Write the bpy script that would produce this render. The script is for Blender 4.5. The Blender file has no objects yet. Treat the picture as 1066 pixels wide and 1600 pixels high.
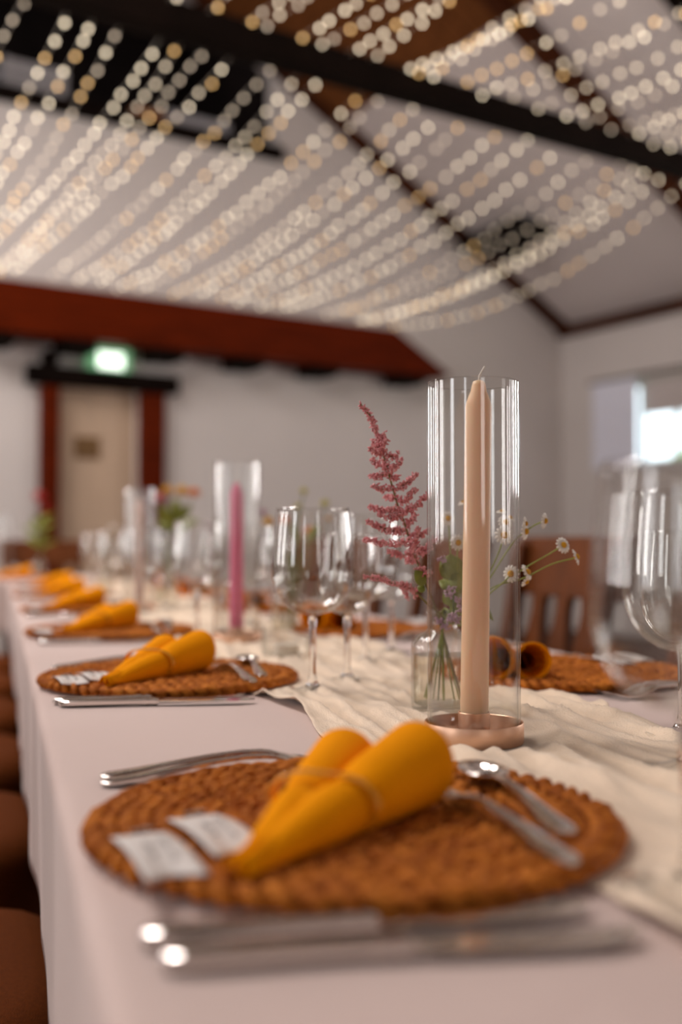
import bpy, bmesh, math, random
from mathutils import Vector, Matrix, noise

random.seed(7)
SC = bpy.context.scene
COL = SC.collection
R = math.radians
PI = math.pi

# ------------------------------------------------------------------ camera
CAM_Z = 0.93
FPX = 1652.0
cam_data = bpy.data.cameras.new('camera')
cam = bpy.data.objects.new('camera', cam_data)
COL.objects.link(cam)
cam.location = (0, 0, CAM_Z)
cam.rotation_euler = (R(90 + 1.66), 0, R(-17.88))
cam_data.sensor_fit = 'VERTICAL'
cam_data.sensor_height = 36
cam_data.lens = FPX / 1600 * 36
cam_data.clip_start = 0.02
cam_data.dof.use_dof = True
cam_data.dof.focus_distance = 0.985
cam_data.dof.aperture_fstop = 2.2
SC.camera = cam
CAM_M = cam.rotation_euler.to_matrix()

def at(px, py, d):
    """point seen at photo pixel (px, py), d metres along the lens axis"""
    return CAM_M @ Vector(((px - 533) / FPX * d, (800 - py) / FPX * d, -d)) + cam.location

# ------------------------------------------------------------------ world, exposure
w = bpy.data.worlds.new('sky')
SC.world = w
w.use_nodes = True
bg = w.node_tree.nodes['Background']
bg.inputs[0].default_value = (0.80, 0.90, 1.0, 1)
bg.inputs[1].default_value = 3.0
SC.view_settings.view_transform = 'Standard'
SC.view_settings.look = 'None'
SC.view_settings.gamma = 1
SC.view_settings.use_curve_mapping = False
SC.view_settings.exposure = 0.22
SC.cycles.transparent_max_bounces = 36
SC.cycles.max_bounces = 8
SC.cycles.diffuse_bounces = 3
SC.cycles.glossy_bounces = 3
SC.cycles.transmission_bounces = 6
SC.cycles.use_adaptive_sampling = False
SC.cycles.sample_clamp_indirect = 6
SC.cycles.use_denoising = True
SC.cycles.caustics_reflective = False
SC.cycles.caustics_refractive = False

# room frame: u runs along the gable wall, v towards it
UA = R(14.4)
UX = Vector((math.cos(UA), math.sin(UA), 0))
VX = Vector((-math.sin(UA), math.cos(UA), 0))
def uv(u, v, z):
    return UX * u + VX * v + Vector((0, 0, z))

def area_light(name, u, v, z, su, sz, direction, power, color):
    d = bpy.data.lights.new(name, 'AREA')
    d.shape = 'RECTANGLE'
    d.size = su
    d.size_y = sz
    d.energy = power
    d.color = color
    o = bpy.data.objects.new(name, d)
    o.location = uv(u, v, z)
    o.rotation_euler = direction.to_track_quat('-Z', 'Y').to_euler()
    COL.objects.link(o)
    return o

U_L, U_R, V_B, V_F = -3.15, 8.15, -4.6, 8.40     # room extents
LEFT_WIN = [(-1.6, 0.5), (0.9, 0.5), (3.4, 0.5), (5.9, 0.5)]      # centre, width of the side windows
RIGHT_WIN = [(-1.6, 0.5), (0.9, 0.5), (3.4, 0.5)]
REAR_WIN = [(-0.8, 0.9), (5.8, 0.9)]
DAY = (1.0, 0.935, 0.90)
for (v_, w_), p_ in zip(LEFT_WIN, (5, 10, 26, 46)):
    area_light('daylight', U_L + 0.04, v_, 1.60, w_, 1.3, UX, p_, DAY)
for (v_, w_), p_ in zip(RIGHT_WIN, (14, 34, 58)):
    area_light('daylight', U_R - 0.04, v_, 1.95, w_, 1.2, -UX, p_, DAY)
for u_, w_ in REAR_WIN:
    area_light('daylight', u_, V_B + 0.04, 1.9, w_, 1.7, VX, 14, DAY)
# area lamps added under the left slope for soft top light, no roof openings
TOP_FILLS = [(-0.6, 3.3), (-0.6, 5.8)]
for u_, v_ in TOP_FILLS:
    area_light('daylight', u_ + .03, v_, 3.27 + (8.15 - 2.5 - abs(u_ - 2.5)) * 0.5687 - 0.06, 1.1, 1.3, (UX * 0.494 - Vector((0, 0, 0.869))), 115, DAY)

# ------------------------------------------------------------------ materials
MATS = {}
def nd(nt, typ, **kw):
    n = nt.nodes.new(typ)
    for k, val in kw.items():
        setattr(n, k, val)
    return n

def material(name, color, rough=0.6, metal=0.0, var=0.0, scale=20, bump=0.0, bscale=None, detail=4,
             stretch=(1, 1, 1), emit=None, estr=0, sss=0, sheen=0, coat=0, color2=None, spec=0.5):
    m = bpy.data.materials.new(name)
    m.use_nodes = True
    nt = m.node_tree
    b = nt.nodes['Principled BSDF']
    b.inputs['Base Color'].default_value = (*color, 1)
    b.inputs['Roughness'].default_value = rough
    b.inputs['Metallic'].default_value = metal
    b.inputs['Specular IOR Level'].default_value = spec
    if sss:
        b.inputs['Subsurface Weight'].default_value = sss
        b.inputs['Subsurface Radius'].default_value = (0.02, 0.01, 0.006)
        b.inputs['Subsurface Scale'].default_value = 1.0
    if sheen:
        b.inputs['Sheen Weight'].default_value = sheen
    if coat:
        b.inputs['Coat Weight'].default_value = coat
    if emit:
        b.inputs['Emission Color'].default_value = (*emit, 1)
        b.inputs['Emission Strength'].default_value = estr
    if var or bump or color2:
        tc = nd(nt, 'ShaderNodeTexCoord')
        mp = nd(nt, 'ShaderNodeMapping')
        mp.inputs['Scale'].default_value = stretch
        nt.links.new(tc.outputs['Object'], mp.inputs['Vector'])
        nz = nd(nt, 'ShaderNodeTexNoise')
        nz.inputs['Scale'].default_value = scale
        nz.inputs['Detail'].default_value = detail
        nt.links.new(mp.outputs['Vector'], nz.inputs['Vector'])
        if var or color2:
            mx = nd(nt, 'ShaderNodeMix', data_type='RGBA')
            c2 = color2 or tuple(c * (1 - var) for c in color)
            c1 = color if color2 else tuple(min(1, c * (1 + var)) for c in color)
            rp = nd(nt, 'ShaderNodeMapRange')
            rp.inputs['From Min'].default_value = 0.3
            rp.inputs['From Max'].default_value = 0.7
            nt.links.new(nz.outputs['Fac'], rp.inputs['Value'])
            nt.links.new(rp.outputs['Result'], mx.inputs['Factor'])
            mx.inputs['A'].default_value = (*c1, 1)
            mx.inputs['B'].default_value = (*c2, 1)
            nt.links.new(mx.outputs['Result'], b.inputs['Base Color'])
        if bump:
            n2 = nz
            if bscale:
                n2 = nd(nt, 'ShaderNodeTexNoise')
                n2.inputs['Scale'].default_value = bscale
                nt.links.new(mp.outputs['Vector'], n2.inputs['Vector'])
            bp = nd(nt, 'ShaderNodeBump')
            bp.inputs['Strength'].default_value = bump
            bp.inputs['Distance'].default_value = 0.002
            nt.links.new(n2.outputs['Fac'], bp.inputs['Height'])
            nt.links.new(bp.outputs['Normal'], b.inputs['Normal'])
    MATS[name] = m
    return m

def thin_glass(name, tint=(0.985, 0.985, 0.98), edge=(0.93, 0.935, 0.925), base=0.055, gain=1.0):
    """clear thin-walled glass: straight transmission plus a Schlick reflection"""
    m = bpy.data.materials.new(name)
    m.use_nodes = True
    nt = m.node_tree
    nt.nodes.clear()
    out = nd(nt, 'ShaderNodeOutputMaterial')
    lw = nd(nt, 'ShaderNodeLayerWeight')
    lw.inputs['Blend'].default_value = 0.5
    pw = nd(nt, 'ShaderNodeMath', operation='POWER')
    pw.inputs[1].default_value = 4.2
    nt.links.new(lw.outputs['Facing'], pw.inputs[0])
    ml = nd(nt, 'ShaderNodeMath', operation='MULTIPLY_ADD')
    ml.inputs[1].default_value = gain * (1 - base)
    ml.inputs[2].default_value = base
    ml.use_clamp = True
    nt.links.new(pw.outputs[0], ml.inputs[0])
    pc = nd(nt, 'ShaderNodeMath', operation='POWER')
    pc.inputs[1].default_value = 3.0
    nt.links.new(lw.outputs['Facing'], pc.inputs[0])
    mx = nd(nt, 'ShaderNodeMix', data_type='RGBA')
    mx.inputs['A'].default_value = (*tint, 1)
    mx.inputs['B'].default_value = (*edge, 1)
    nt.links.new(pc.outputs[0], mx.inputs['Factor'])
    tr = nd(nt, 'ShaderNodeBsdfTransparent')
    nt.links.new(mx.outputs['Result'], tr.inputs['Color'])
    gl = nd(nt, 'ShaderNodeBsdfGlossy')
    gl.inputs['Roughness'].default_value = 0.02
    ms = nd(nt, 'ShaderNodeMixShader')
    nt.links.new(ml.outputs[0], ms.inputs[0])
    nt.links.new(tr.outputs[0], ms.inputs[1])
    nt.links.new(gl.outputs[0], ms.inputs[2])
    nt.links.new(ms.outputs[0], out.inputs['Surface'])
    MATS[name] = m
    return m

def solid_glass(name):
    m = bpy.data.materials.new(name)
    m.use_nodes = True
    nt = m.node_tree
    nt.nodes.clear()
    out = nd(nt, 'ShaderNodeOutputMaterial')
    g = nd(nt, 'ShaderNodeBsdfGlass')
    g.inputs['IOR'].default_value = 1.47
    g.inputs['Roughness'].default_value = 0.0
    nt.links.new(g.outputs[0], out.inputs['Surface'])
    MATS[name] = m
    return m

material('wall_plaster', (0.69, 0.63, 0.60), 0.9, var=0.03, scale=1.5, bump=0.3, bscale=40)
material('roof_plaster', (0.70, 0.63, 0.61), 0.9, var=0.03, scale=1.5)
material('floor_wood', (0.060, 0.022, 0.009), 0.6, spec=0.2, var=0.3, scale=3, stretch=(1, 12, 1))
material('beam_red', (0.098, 0.010, 0.0006), 0.55, var=0.3, scale=2.5, stretch=(1, 1, 9), spec=0.05)
material('beam_black', (0.006, 0.003, 0.002), 0.75, var=0.3, scale=4, spec=0.05)
material('beam_brown', (0.060, 0.017, 0.006), 0.65, var=0.3, scale=4, spec=0.05)
material('ceiling_boards', (0.16, 0.055, 0.016), 0.7, var=0.25, scale=3, stretch=(10, 1, 1), spec=0.05)
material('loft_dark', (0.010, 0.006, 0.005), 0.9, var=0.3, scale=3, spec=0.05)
material('door_wood', (0.56, 0.40, 0.28), 0.6, var=0.06, scale=3, stretch=(8, 8, 1))
material('plaque', (0.16, 0.075, 0.015), 0.4, var=0.2)
material('tablecloth', (0.71, 0.545, 0.495), 0.85, bump=0.12, bscale=600, var=0.015, scale=3, sheen=0.2)
material('gauze', (0.92, 0.73, 0.55), 0.95, var=0.07, scale=25, bump=0.6, bscale=500, sheen=0.3)
material('table_wood', (0.25, 0.13, 0.06), 0.5, var=0.2)
material('seagrass', (0.66, 0.215, 0.026), 0.75, spec=0.15, color2=(0.30, 0.068, 0.006), scale=60, bump=0.8, bscale=350)
material('napkin', (0.96, 0.335, 0.001), 0.9, var=0.03, scale=30, bump=0.1, bscale=700, spec=0.06)
material('napkin_ring', (0.82, 0.33, 0.01), 0.25, metal=0.3, coat=0.6)
material('steel', (0.76, 0.70, 0.66), 0.13, metal=1.0)
material('card', (0.78, 0.72, 0.68), 0.8)
material('ink', (0.36, 0.33, 0.32), 0.8)
material('copper', (0.78, 0.50, 0.35), 0.42, metal=1.0, var=0.03)
material('candle_peach', (0.96, 0.62, 0.39), 0.45, sss=0.45, spec=0.4)
material('candle_pink', (0.80, 0.20, 0.34), 0.45, sss=0.3)
material('candle_pale', (0.80, 0.60, 0.52), 0.45, sss=0.3)
material('wick', (0.80, 0.74, 0.66), 0.9)
material('astilbe', (0.62, 0.17, 0.19), 0.8, color2=(0.86, 0.43, 0.43), scale=160)
material('astilbe_stem', (0.20, 0.16, 0.045), 0.6)
material('green_stem', (0.26, 0.30, 0.05), 0.6)
material('dark_stem', (0.10, 0.15, 0.03), 0.6)
material('leaf', (0.22, 0.25, 0.030), 0.5, var=0.25, scale=50)
material('petal_white', (0.86, 0.80, 0.72), 0.7)
material('petal_yellow', (0.75, 0.42, 0.02), 0.7)
material('petal_lime', (0.55, 0.50, 0.04), 0.7)
material('petal_orange', (0.80, 0.24, 0.02), 0.7)
material('petal_red', (0.50, 0.015, 0.03), 0.7)
material('petal_pink', (0.68, 0.22, 0.26), 0.7)
material('petal_mauve', (0.52, 0.33, 0.42), 0.7)
material('daisy_disc', (0.72, 0.36, 0.015), 0.8, bump=0.8, bscale=900)
material('brown_fabric', (0.125, 0.028, 0.003), 0.75, var=0.15, scale=200, bump=0.5, bscale=900, spec=0.08)
material('chair_wood', (0.115, 0.030, 0.005), 0.4, spec=0.25, var=0.3, scale=6, stretch=(6, 6, 1))
material('window_frame', (0.62, 0.58, 0.56), 0.5)
material('curtain', (0.84, 0.84, 0.93), 0.9, var=0.05)
material('blind', (0.62, 0.55, 0.53), 0.9, var=0.05)
material('rail_dark', (0.10, 0.06, 0.05), 0.5)
material('hedge', (0.16, 0.30, 0.06), 0.8, var=0.4, scale=5)
material('grass', (0.22, 0.34, 0.10), 0.9, var=0.3)
material('wire', (0.55, 0.50, 0.44), 0.4)
material('sign_body', (0.16, 0.34, 0.20), 0.5, emit=(0.16, 0.42, 0.20), estr=0.55)
material('sign_face', (0.9, 1.0, 0.9), 0.4, emit=(0.86, 1.0, 0.84), estr=1.9)
material('crate_grey', (0.50, 0.47, 0.48), 0.8, var=0.1)
material('crate_orange', (0.55, 0.20, 0.06), 0.8, var=0.1)
material('bottle_green', (0.06, 0.09, 0.01), 0.3)
material('wax', (0.85, 0.78, 0.68), 0.5)
BULBS = []
for nm_, col_, st_ in (('bulb_bright', (1.0, 0.82, 0.58), 4.2), ('bulb_white', (1.0, 0.80, 0.56), 2.8), ('bulb_dim', (1.0, 0.78, 0.56), 1.6), ('bulb_amber', (1.0, 0.55, 0.15), 3.0)):
    m_ = material(nm_, (1, 0.9, 0.75), 0.5, emit=col_, estr=st_)
    m_.cycles.emission_sampling = 'NONE'
    BULBS.append(nm_)
thin_glass('glass_thin')
thin_glass('glass_tube', edge=(0.93, 0.94, 0.93), base=0.05)
thin_glass('glass_bottle', tint=(0.985, 0.985, 0.975), edge=(0.84, 0.86, 0.82), base=0.06)
thin_glass('water', tint=(0.98, 0.965, 0.92), edge=(0.92, 0.90, 0.80), base=0.02)
thin_glass('window_glass', tint=(0.96, 0.98, 0.97))
solid_glass('glass_solid')

# ------------------------------------------------------------------ mesh helpers
class MB:
    def __init__(self):
        self.v = []
        self.f = []
    def add(self, vs, fs):
        o = len(self.v)
        self.v += [tuple(p) for p in vs]
        self.f += [tuple(i + o for i in f) for f in fs]
        return self
    def box(self, x0, x1, y0, y1, z0, z1, fn=None):
        vs = [(x0, y0, z0), (x1, y0, z0), (x1, y1, z0), (x0, y1, z0), (x0, y0, z1), (x1, y0, z1), (x1, y1, z1), (x0, y1, z1)]
        if fn:
            vs = [fn(*p) for p in vs]
        return self.add(vs, [(0, 3, 2, 1), (4, 5, 6, 7), (0, 1, 5, 4), (1, 2, 6, 5), (2, 3, 7, 6), (3, 0, 4, 7)])
    def prism(self, poly, fn, t0, t1):
        """poly of (a,b); fn(a,b,t) -> point; extruded from t0 to t1"""
        n = len(poly)
        vs = [fn(a, b, t0) for a, b in poly] + [fn(a, b, t1) for a, b in poly]
        fs = [tuple(range(n - 1, -1, -1)), tuple(range(n, 2 * n))]
        fs += [(i, (i + 1) % n, n + (i + 1) % n, n + i) for i in range(n)]
        return self.add(vs, fs)
    def lathe(self, prof, n=48, closed=True, c=(0, 0, 0)):
        """prof: (r,z) points; closed=True joins last to first"""
        vs = []
        for r, z in prof:
            for k in range(n):
                a = 2 * PI * k / n
                vs.append((c[0] + r * math.cos(a), c[1] + r * math.sin(a), c[2] + z))
        fs = []
        m = len(prof)
        for i in range(m if closed else m - 1):
            j = (i + 1) % m
            for k in range(n):
                l = (k + 1) % n
                fs.append((i * n + k, i * n + l, j * n + l, j * n + k))
        return self.add(vs, fs)
    def tube(self, pts, rad, n=6, cap=True):
        pts = [Vector(p) for p in pts]
        rads = rad if isinstance(rad, (list, tuple)) else [rad] * len(pts)
        vs, fs = [], []
        up = Vector((0.13, 0.21, 0.97)).normalized()
        for i, p in enumerate(pts):
            t = (pts[min(i + 1, len(pts) - 1)] - pts[max(i - 1, 0)]).normalized()
            a = t.cross(up)
            if a.length < 1e-3:
                a = t.cross(Vector((1, 0, 0)))
            a.normalize()
            b = a.cross(t)
            for k in range(n):
                an = 2 * PI * k / n
                vs.append(p + (a * math.cos(an) + b * math.sin(an)) * rads[i])
        for i in range(len(pts) - 1):
            for k in range(n):
                l = (k + 1) % n
                fs.append((i * n + k, i * n + l, (i + 1) * n + l, (i + 1) * n + k))
        if cap:
            fs.append(tuple(range(n - 1, -1, -1)))
            fs.append(tuple((len(pts) - 1) * n + k for k in range(n)))
        return self.add(vs, fs)
    def blob(self, c, ax, n=6, m=4):
        """ellipsoid; ax = three axis vectors already scaled"""
        c = Vector(c)
        vs = [c + ax[2]]
        for i in range(1, m):
            th = PI * i / m
            for k in range(n):
                a = 2 * PI * k / n
                vs.append(c + ax[2] * math.cos(th) + (ax[0] * math.cos(a) + ax[1] * math.sin(a)) * math.sin(th))
        vs.append(c - ax[2])
        fs = [(0, 1 + k, 1 + (k + 1) % n) for k in range(n)]
        for i in range(m - 2):
            for k in range(n):
                l = (k + 1) % n
                fs.append((1 + i * n + k, 1 + (i + 1) * n + k, 1 + (i + 1) * n + l, 1 + i * n + l))
        last = len(vs) - 1
        fs += [(last, 1 + (m - 2) * n + (k + 1) % n, 1 + (m - 2) * n + k) for k in range(n)]
        return self.add(vs, fs)
    def loft(self, rings, cap=True):
        n = len(rings[0])
        vs = [p for r in rings for p in r]
        fs = []
        for i in range(len(rings) - 1):
            for k in range(n):
                l = (k + 1) % n
                fs.append((i * n + k, i * n + l, (i + 1) * n + l, (i + 1) * n + k))
        if cap:
            fs.append(tuple(range(n - 1, -1, -1)))
            fs.append(tuple((len(rings) - 1) * n + k for k in range(n)))
        return self.add(vs, fs)
    def mesh(self, name, mat, smooth=True, fix=True, angle=None):
        me = bpy.data.meshes.new(name)
        me.from_pydata([tuple(p) for p in self.v], [], self.f)
        if fix:
            bm = bmesh.new()
            bm.from_mesh(me)
            bmesh.ops.recalc_face_normals(bm, faces=bm.faces)
            bm.to_mesh(me)
            bm.free()
        me.materials.append(MATS[mat])
        if smooth:
            me.polygons.foreach_set('use_smooth', [True] * len(me.polygons))
            if angle:
                me.set_sharp_from_angle(angle=R(angle))
        me.update()
        return me
    def obj(self, name, mat, parent=None, smooth=True, angle=40, fix=True):
        o = bpy.data.objects.new(name, self.mesh(name, mat, smooth, fix, angle))
        COL.objects.link(o)
        if parent:
            o.parent = parent
        return o

def tag(o, label, cat, group=None):
    o['label'] = label
    o['category'] = cat
    if group:
        o['group'] = group
    return o

def empty(name, loc=(0, 0, 0), rz=0):
    o = bpy.data.objects.new(name, None)
    o.empty_display_size = 0.05
    o.location = loc
    o.rotation_euler = (0, 0, rz)
    COL.objects.link(o)
    return o

def struct(o):
    o['kind'] = 'structure'
    return o

def dup(root, loc=None, rz=None, label=None, group=None):
    def rec(o, par):
        c = o.copy()
        COL.objects.link(c)
        if par:
            c.parent = par
        for ch in [x for x in o.children]:
            rec(ch, c)
        return c
    r = rec(root, None)
    if loc is not None:
        r.location = loc
    if rz is not None:
        r.rotation_euler = (0, 0, rz)
    if label:
        r['label'] = label
    if group:
        r['group'] = group
    return r

def bevel(o, w=0.004, seg=2):
    m = o.modifiers.new('bevel', 'BEVEL')
    m.width = w
    m.segments = seg
    m.limit_method = 'ANGLE'
    return o

# ------------------------------------------------------------------ the room
Z_EAVE, U_RIDGE, SLOPE = 3.27, 2.5, 0.5687
Z_RIDGE = Z_EAVE + (U_R - U_RIDGE) * SLOPE
def roof_z(u):
    return Z_EAVE + (U_R - U_RIDGE - abs(u - U_RIDGE)) * SLOPE

fl = MB().box(U_L - 0.2, U_R + 0.2, V_B - 0.2, V_F + 0.2, -0.1, 0.0, uv).obj('floor', 'floor_wood', smooth=False)
struct(fl)

# gable wall with the door opening and the open loft above
D0, D1, DZ = 2.60, 3.28, 2.20          # door opening
L0, L1, LZ = 0.40, 4.62, 4.47          # loft opening
b = MB()
fgab = lambda a, z, t: uv(a, t, z)
for poly in ([(U_L - .2, 0), (D0, 0), (D0, DZ), (U_L - .2, DZ)],
             [(D1, 0), (U_R + .2, 0), (U_R + .2, DZ), (D1, DZ)],
             [(U_L - .2, DZ), (U_R + .2, DZ), (U_R + .2, Z_EAVE - .1), (U_R, Z_EAVE), (U_R - (LZ - Z_EAVE) / SLOPE, LZ),
              (U_L + (LZ - Z_EAVE) / SLOPE, LZ), (U_L, Z_EAVE), (U_L - .2, Z_EAVE - .1)],
             [(L1, LZ), (U_R - (LZ - Z_EAVE) / SLOPE, LZ), (L1, roof_z(L1))],
             [(L0, LZ), (L0, roof_z(L0)), (U_L + (LZ - Z_EAVE) / SLOPE, LZ)]):
    b.prism(poly, fgab, V_F, V_F + 0.2)
struct(b.obj('wall_back', 'wall_plaster', smooth=False))

# loft recess behind the opening
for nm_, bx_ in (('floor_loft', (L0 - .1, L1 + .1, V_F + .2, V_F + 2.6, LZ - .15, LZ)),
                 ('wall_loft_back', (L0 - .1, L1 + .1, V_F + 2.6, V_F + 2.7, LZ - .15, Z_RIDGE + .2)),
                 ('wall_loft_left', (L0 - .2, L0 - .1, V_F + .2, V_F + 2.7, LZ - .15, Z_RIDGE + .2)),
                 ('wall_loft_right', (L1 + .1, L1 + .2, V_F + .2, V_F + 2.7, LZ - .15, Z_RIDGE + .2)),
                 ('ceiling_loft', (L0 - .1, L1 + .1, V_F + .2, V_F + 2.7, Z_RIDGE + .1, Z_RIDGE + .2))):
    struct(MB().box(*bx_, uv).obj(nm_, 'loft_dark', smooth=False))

def side_wall(name, u_in, u_out, wins, z0, z1, extra=None):
    """side wall made around its window openings (v centre, width, z0, z1)"""
    b = MB()
    opens = sorted([(v - w_ / 2, v + w_ / 2, z0, z1) for v, w_ in wins] + (extra or []))
    a, c = min(u_in, u_out), max(u_in, u_out)
    v = V_B - .2
    for (v0, v1, q0, q1) in opens:
        b.box(a, c, v, v0, 0, Z_EAVE, uv)
        b.box(a, c, v0, v1, 0, q0, uv)
        b.box(a, c, v0, v1, q1, Z_EAVE, uv)
        v = v1
    b.box(a, c, v, V_F + .2, 0, Z_EAVE, uv)
    return struct(b.obj(name, 'wall_plaster', smooth=False))
side_wall('wall_left', U_L, U_L - .2, LEFT_WIN, 0.95, 2.25)
WV0, WV1, WZ0, WZ1 = 6.05, 7.80, 1.70, 2.56       # the window in view
side_wall('wall_right', U_R, U_R + .2, RIGHT_WIN, 1.35, 2.55, [(WV0, WV1, WZ0, WZ1)])
b = MB()
b.prism([(U_L - .2, 0), (U_R + .2, 0), (U_R + .2, Z_EAVE), (U_RIDGE, Z_RIDGE), (U_L - .2, Z_EAVE)], fgab, V_B - .2, V_B)
struct(b.obj('wall_front', 'wall_plaster', smooth=False))

# roof slopes
b = MB()
for s in (1, -1):
    b.prism([(U_RIDGE, Z_RIDGE), (U_RIDGE + s * (U_R - U_RIDGE + .35), Z_RIDGE - (U_R - U_RIDGE + .35) * SLOPE),
             (U_RIDGE + s * (U_R - U_RIDGE + .35), Z_RIDGE - (U_R - U_RIDGE + .35) * SLOPE + .2), (U_RIDGE, Z_RIDGE + .2)],
            fgab, V_B - .2, V_F + .2)
struct(b.obj('ceiling', 'roof_plaster', smooth=False))
# boarded upper part of the roof near the gable, board by board
root = None
nb = 18
bw = (V_F - 0.05 - 4.80) / nb
for i in range(nb):
    b = MB()
    v0 = 4.80 + i * bw
    for s in (1, -1):
        b.prism([(U_RIDGE, Z_RIDGE - .005), (U_RIDGE + s * 2.75, Z_RIDGE - 2.75 * SLOPE - .005),
                 (U_RIDGE + s * 2.75, Z_RIDGE - 2.75 * SLOPE - .03), (U_RIDGE, Z_RIDGE - .03)], fgab, v0 + .006, v0 + bw - .006)
    o = b.obj('trim_1' if i == 0 else 'board', 'ceiling_boards', root, smooth=False)
    if i == 0:
        root = struct(o)

def rafter(v, w_, dz, mat, n):
    b = MB()
    for s in (1, -1):
        b.prism([(U_RIDGE, Z_RIDGE - .002), (U_RIDGE + s * (U_R - U_RIDGE), Z_EAVE - .002),
                 (U_RIDGE + s * (U_R - U_RIDGE), Z_EAVE - dz), (U_RIDGE, Z_RIDGE - dz)], fgab, v - w_ / 2, v + w_ / 2)
    struct(b.obj('trim_%d' % n, mat, smooth=False))
rafter(V_F - .07, .14, .10, 'beam_brown', 2)
rafter(5.88, .14, .16, 'beam_brown', 3)
rafter(4.72, .13, .14, 'beam_black', 4)
rafter(1.0, .18, .20, 'beam_black', 5)
for i, u_ in enumerate((U_R - .04, U_L + .04)):
    struct(MB().box(u_ - .04, u_ + .04, V_B, V_F, Z_EAVE - .12, Z_EAVE - .01, uv).obj('trim_%d' % (6 + i), 'beam_brown', smooth=False))
# purlin stub and strut standing on the gable side of the roof slope
b = MB()
b.box(6.60, 7.02, 7.35, 8.26, 3.84, 3.97, uv)
b.box(6.70, 6.88, 7.55, 7.73, 3.66, 4.03, uv)
struct(b.obj('trim_8', 'beam_black', smooth=False))

# dark tie beam crossing the hall
TB_V, TB_Z0, TB_Z1 = 4.72, 3.385, 3.545
struct(bevel(MB().box(U_L + .1, U_R - .1, TB_V - .065, TB_V + .065, TB_Z0, TB_Z1, uv).obj('beam_tie', 'beam_black', smooth=False), .01))
# second tie beam nearer than the frame's top
struct(MB().box(U_L + .1, U_R - .1, .87, 1.13, TB_Z0, TB_Z1, uv).obj('beam_tie_near', 'beam_black', smooth=False))

# broad red-brown beam against the gable wall with small corbels
BV = 8.05
b = MB()
b.prism([(U_L, 2.525), (6.30, 2.525), (6.34, 2.56), (5.70, 2.93), (U_L, 2.93)], fgab, BV, V_F)
struct(bevel(b.obj('beam_gable', 'beam_red', smooth=False), .012))
root = None
for i, px in enumerate((-10, 120, 258, 385, 503, 640)):
    rd = (px - 533) / FPX
    d = (BV + .1) / (.845 - .534 * rd)
    u_ = .534 * d + .845 * rd * d
    o = MB().box(u_ - .13, u_ + .13, BV + .03, V_F, 2.44, 2.524, uv).obj('corbel', 'beam_black', smooth=False)
    if root is None:
        o.name = 'trim_9'
        root = struct(o)
    else:
        o.parent = root
# dark sill board under the loft
struct(MB().box(L0 - .2, L1 + .02, V_F - .10, V_F + .1, LZ - .06, LZ + .05, uv).obj('trim_10', 'beam_black', smooth=False))

# the door: two posts, an overhanging lintel, leaf and a small plaque
door = struct(MB().box(D0 + .005, D1 - .005, V_F + .05, V_F + .10, .01, DZ - .005, uv).obj('door_1', 'door_wood', smooth=False))
bevel(MB().box(D0 - .15, D0 - .002, V_F - .10, V_F + .12, 0, 2.18, uv).obj('door_post', 'beam_red', door, smooth=False), .012)
bevel(MB().box(D1 + .002, D1 + .22, V_F - .10, V_F + .12, 0, 2.18, uv).obj('door_post', 'beam_red', door, smooth=False), .012)
bevel(MB().box(D0 - .27, D1 + .33, V_F - .14, V_F - .002, 2.185, 2.34, uv).obj('lintel', 'beam_black', door, smooth=False), .02)
bevel(MB().box(D0 - .15, D0 - .02, V_F - .13, V_F - .005, 2.34, 2.46, uv).obj('post_head', 'beam_black', door, smooth=False), .03)
bevel(MB().box(D1 + .08, D1 + .21, V_F - .13, V_F - .005, 2.34, 2.44, uv).obj('post_head', 'beam_black', door, smooth=False), .03)
pl = MB().box(2.76, 2.97, V_F + .035, V_F + .049, 1.62, 1.80, uv).obj('plaque', 'plaque', door, smooth=False)
MB().lathe([(0.0, 0), (.022, 0), (.022, .03), (.03, .045), (.02, .06), (0, .06)], 16, closed=False).obj('handle', 'plaque', door)
h_ = door.children[-1]
h_.location = uv(D1 - .07, V_F + .05, 1.02)
h_.rotation_euler = VX.copy().__neg__().to_track_quat('Z', 'Y').to_euler()

# illuminated exit sign over the lintel
sg = empty('exit_sign', uv(3.01, V_F - .06, 2.42))
tag(sg, 'small green and white illuminated exit sign above the wooden door frame', 'exit sign')
sgo = bevel(MB().box(-.175, .175, -.04, .055, -.13, .13, lambda x, y, z: UX * x + VX * y + Vector((0, 0, z))).obj('housing', 'sign_body', sg, smooth=False), .012)
MB().box(-.105, .105, -.048, -.040, -.062, .062, lambda x, y, z: UX * x + VX * y + Vector((0, 0, z))).obj('lit_panel', 'sign_face', sg, smooth=False)

# window in the right-hand wall, with frame, panes, curtain, blind and rail
win = struct(MB().box(U_R + .09, U_R + .13, WV0, WV1, WZ0, WZ0 + .05, uv).obj('window_1', 'window_frame', smooth=False))
MB().box(U_R + .09, U_R + .13, WV0, WV1, WZ1 - .05, WZ1, uv).obj('frame_rail', 'window_frame', win, smooth=False)
nm = 4
for i in range(nm + 1):
    v_ = WV0 + (WV1 - WV0) * i / nm
    v_ = min(max(v_, WV0 + .025), WV1 - .025)
    MB().box(U_R + .09, U_R + .13, v_ - .025, v_ + .025, WZ0 + .05, WZ1 - .05, uv).obj('mullion', 'window_frame', win, smooth=False)
    if i < nm:
        MB().box(U_R + .105, U_R + .110, v_ + .025, v_ + (WV1 - WV0) / nm - .025, WZ0 + .05, WZ1 - .05, uv).obj('pane', 'window_glass', win, smooth=False)
MB().box(U_R - .06, U_R + .0, WV0 - .03, WV1 + .03, WZ0 - .04, WZ0 - .001, uv).obj('window_sill', 'window_frame', win, smooth=False)
b = MB()
n = 60
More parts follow.
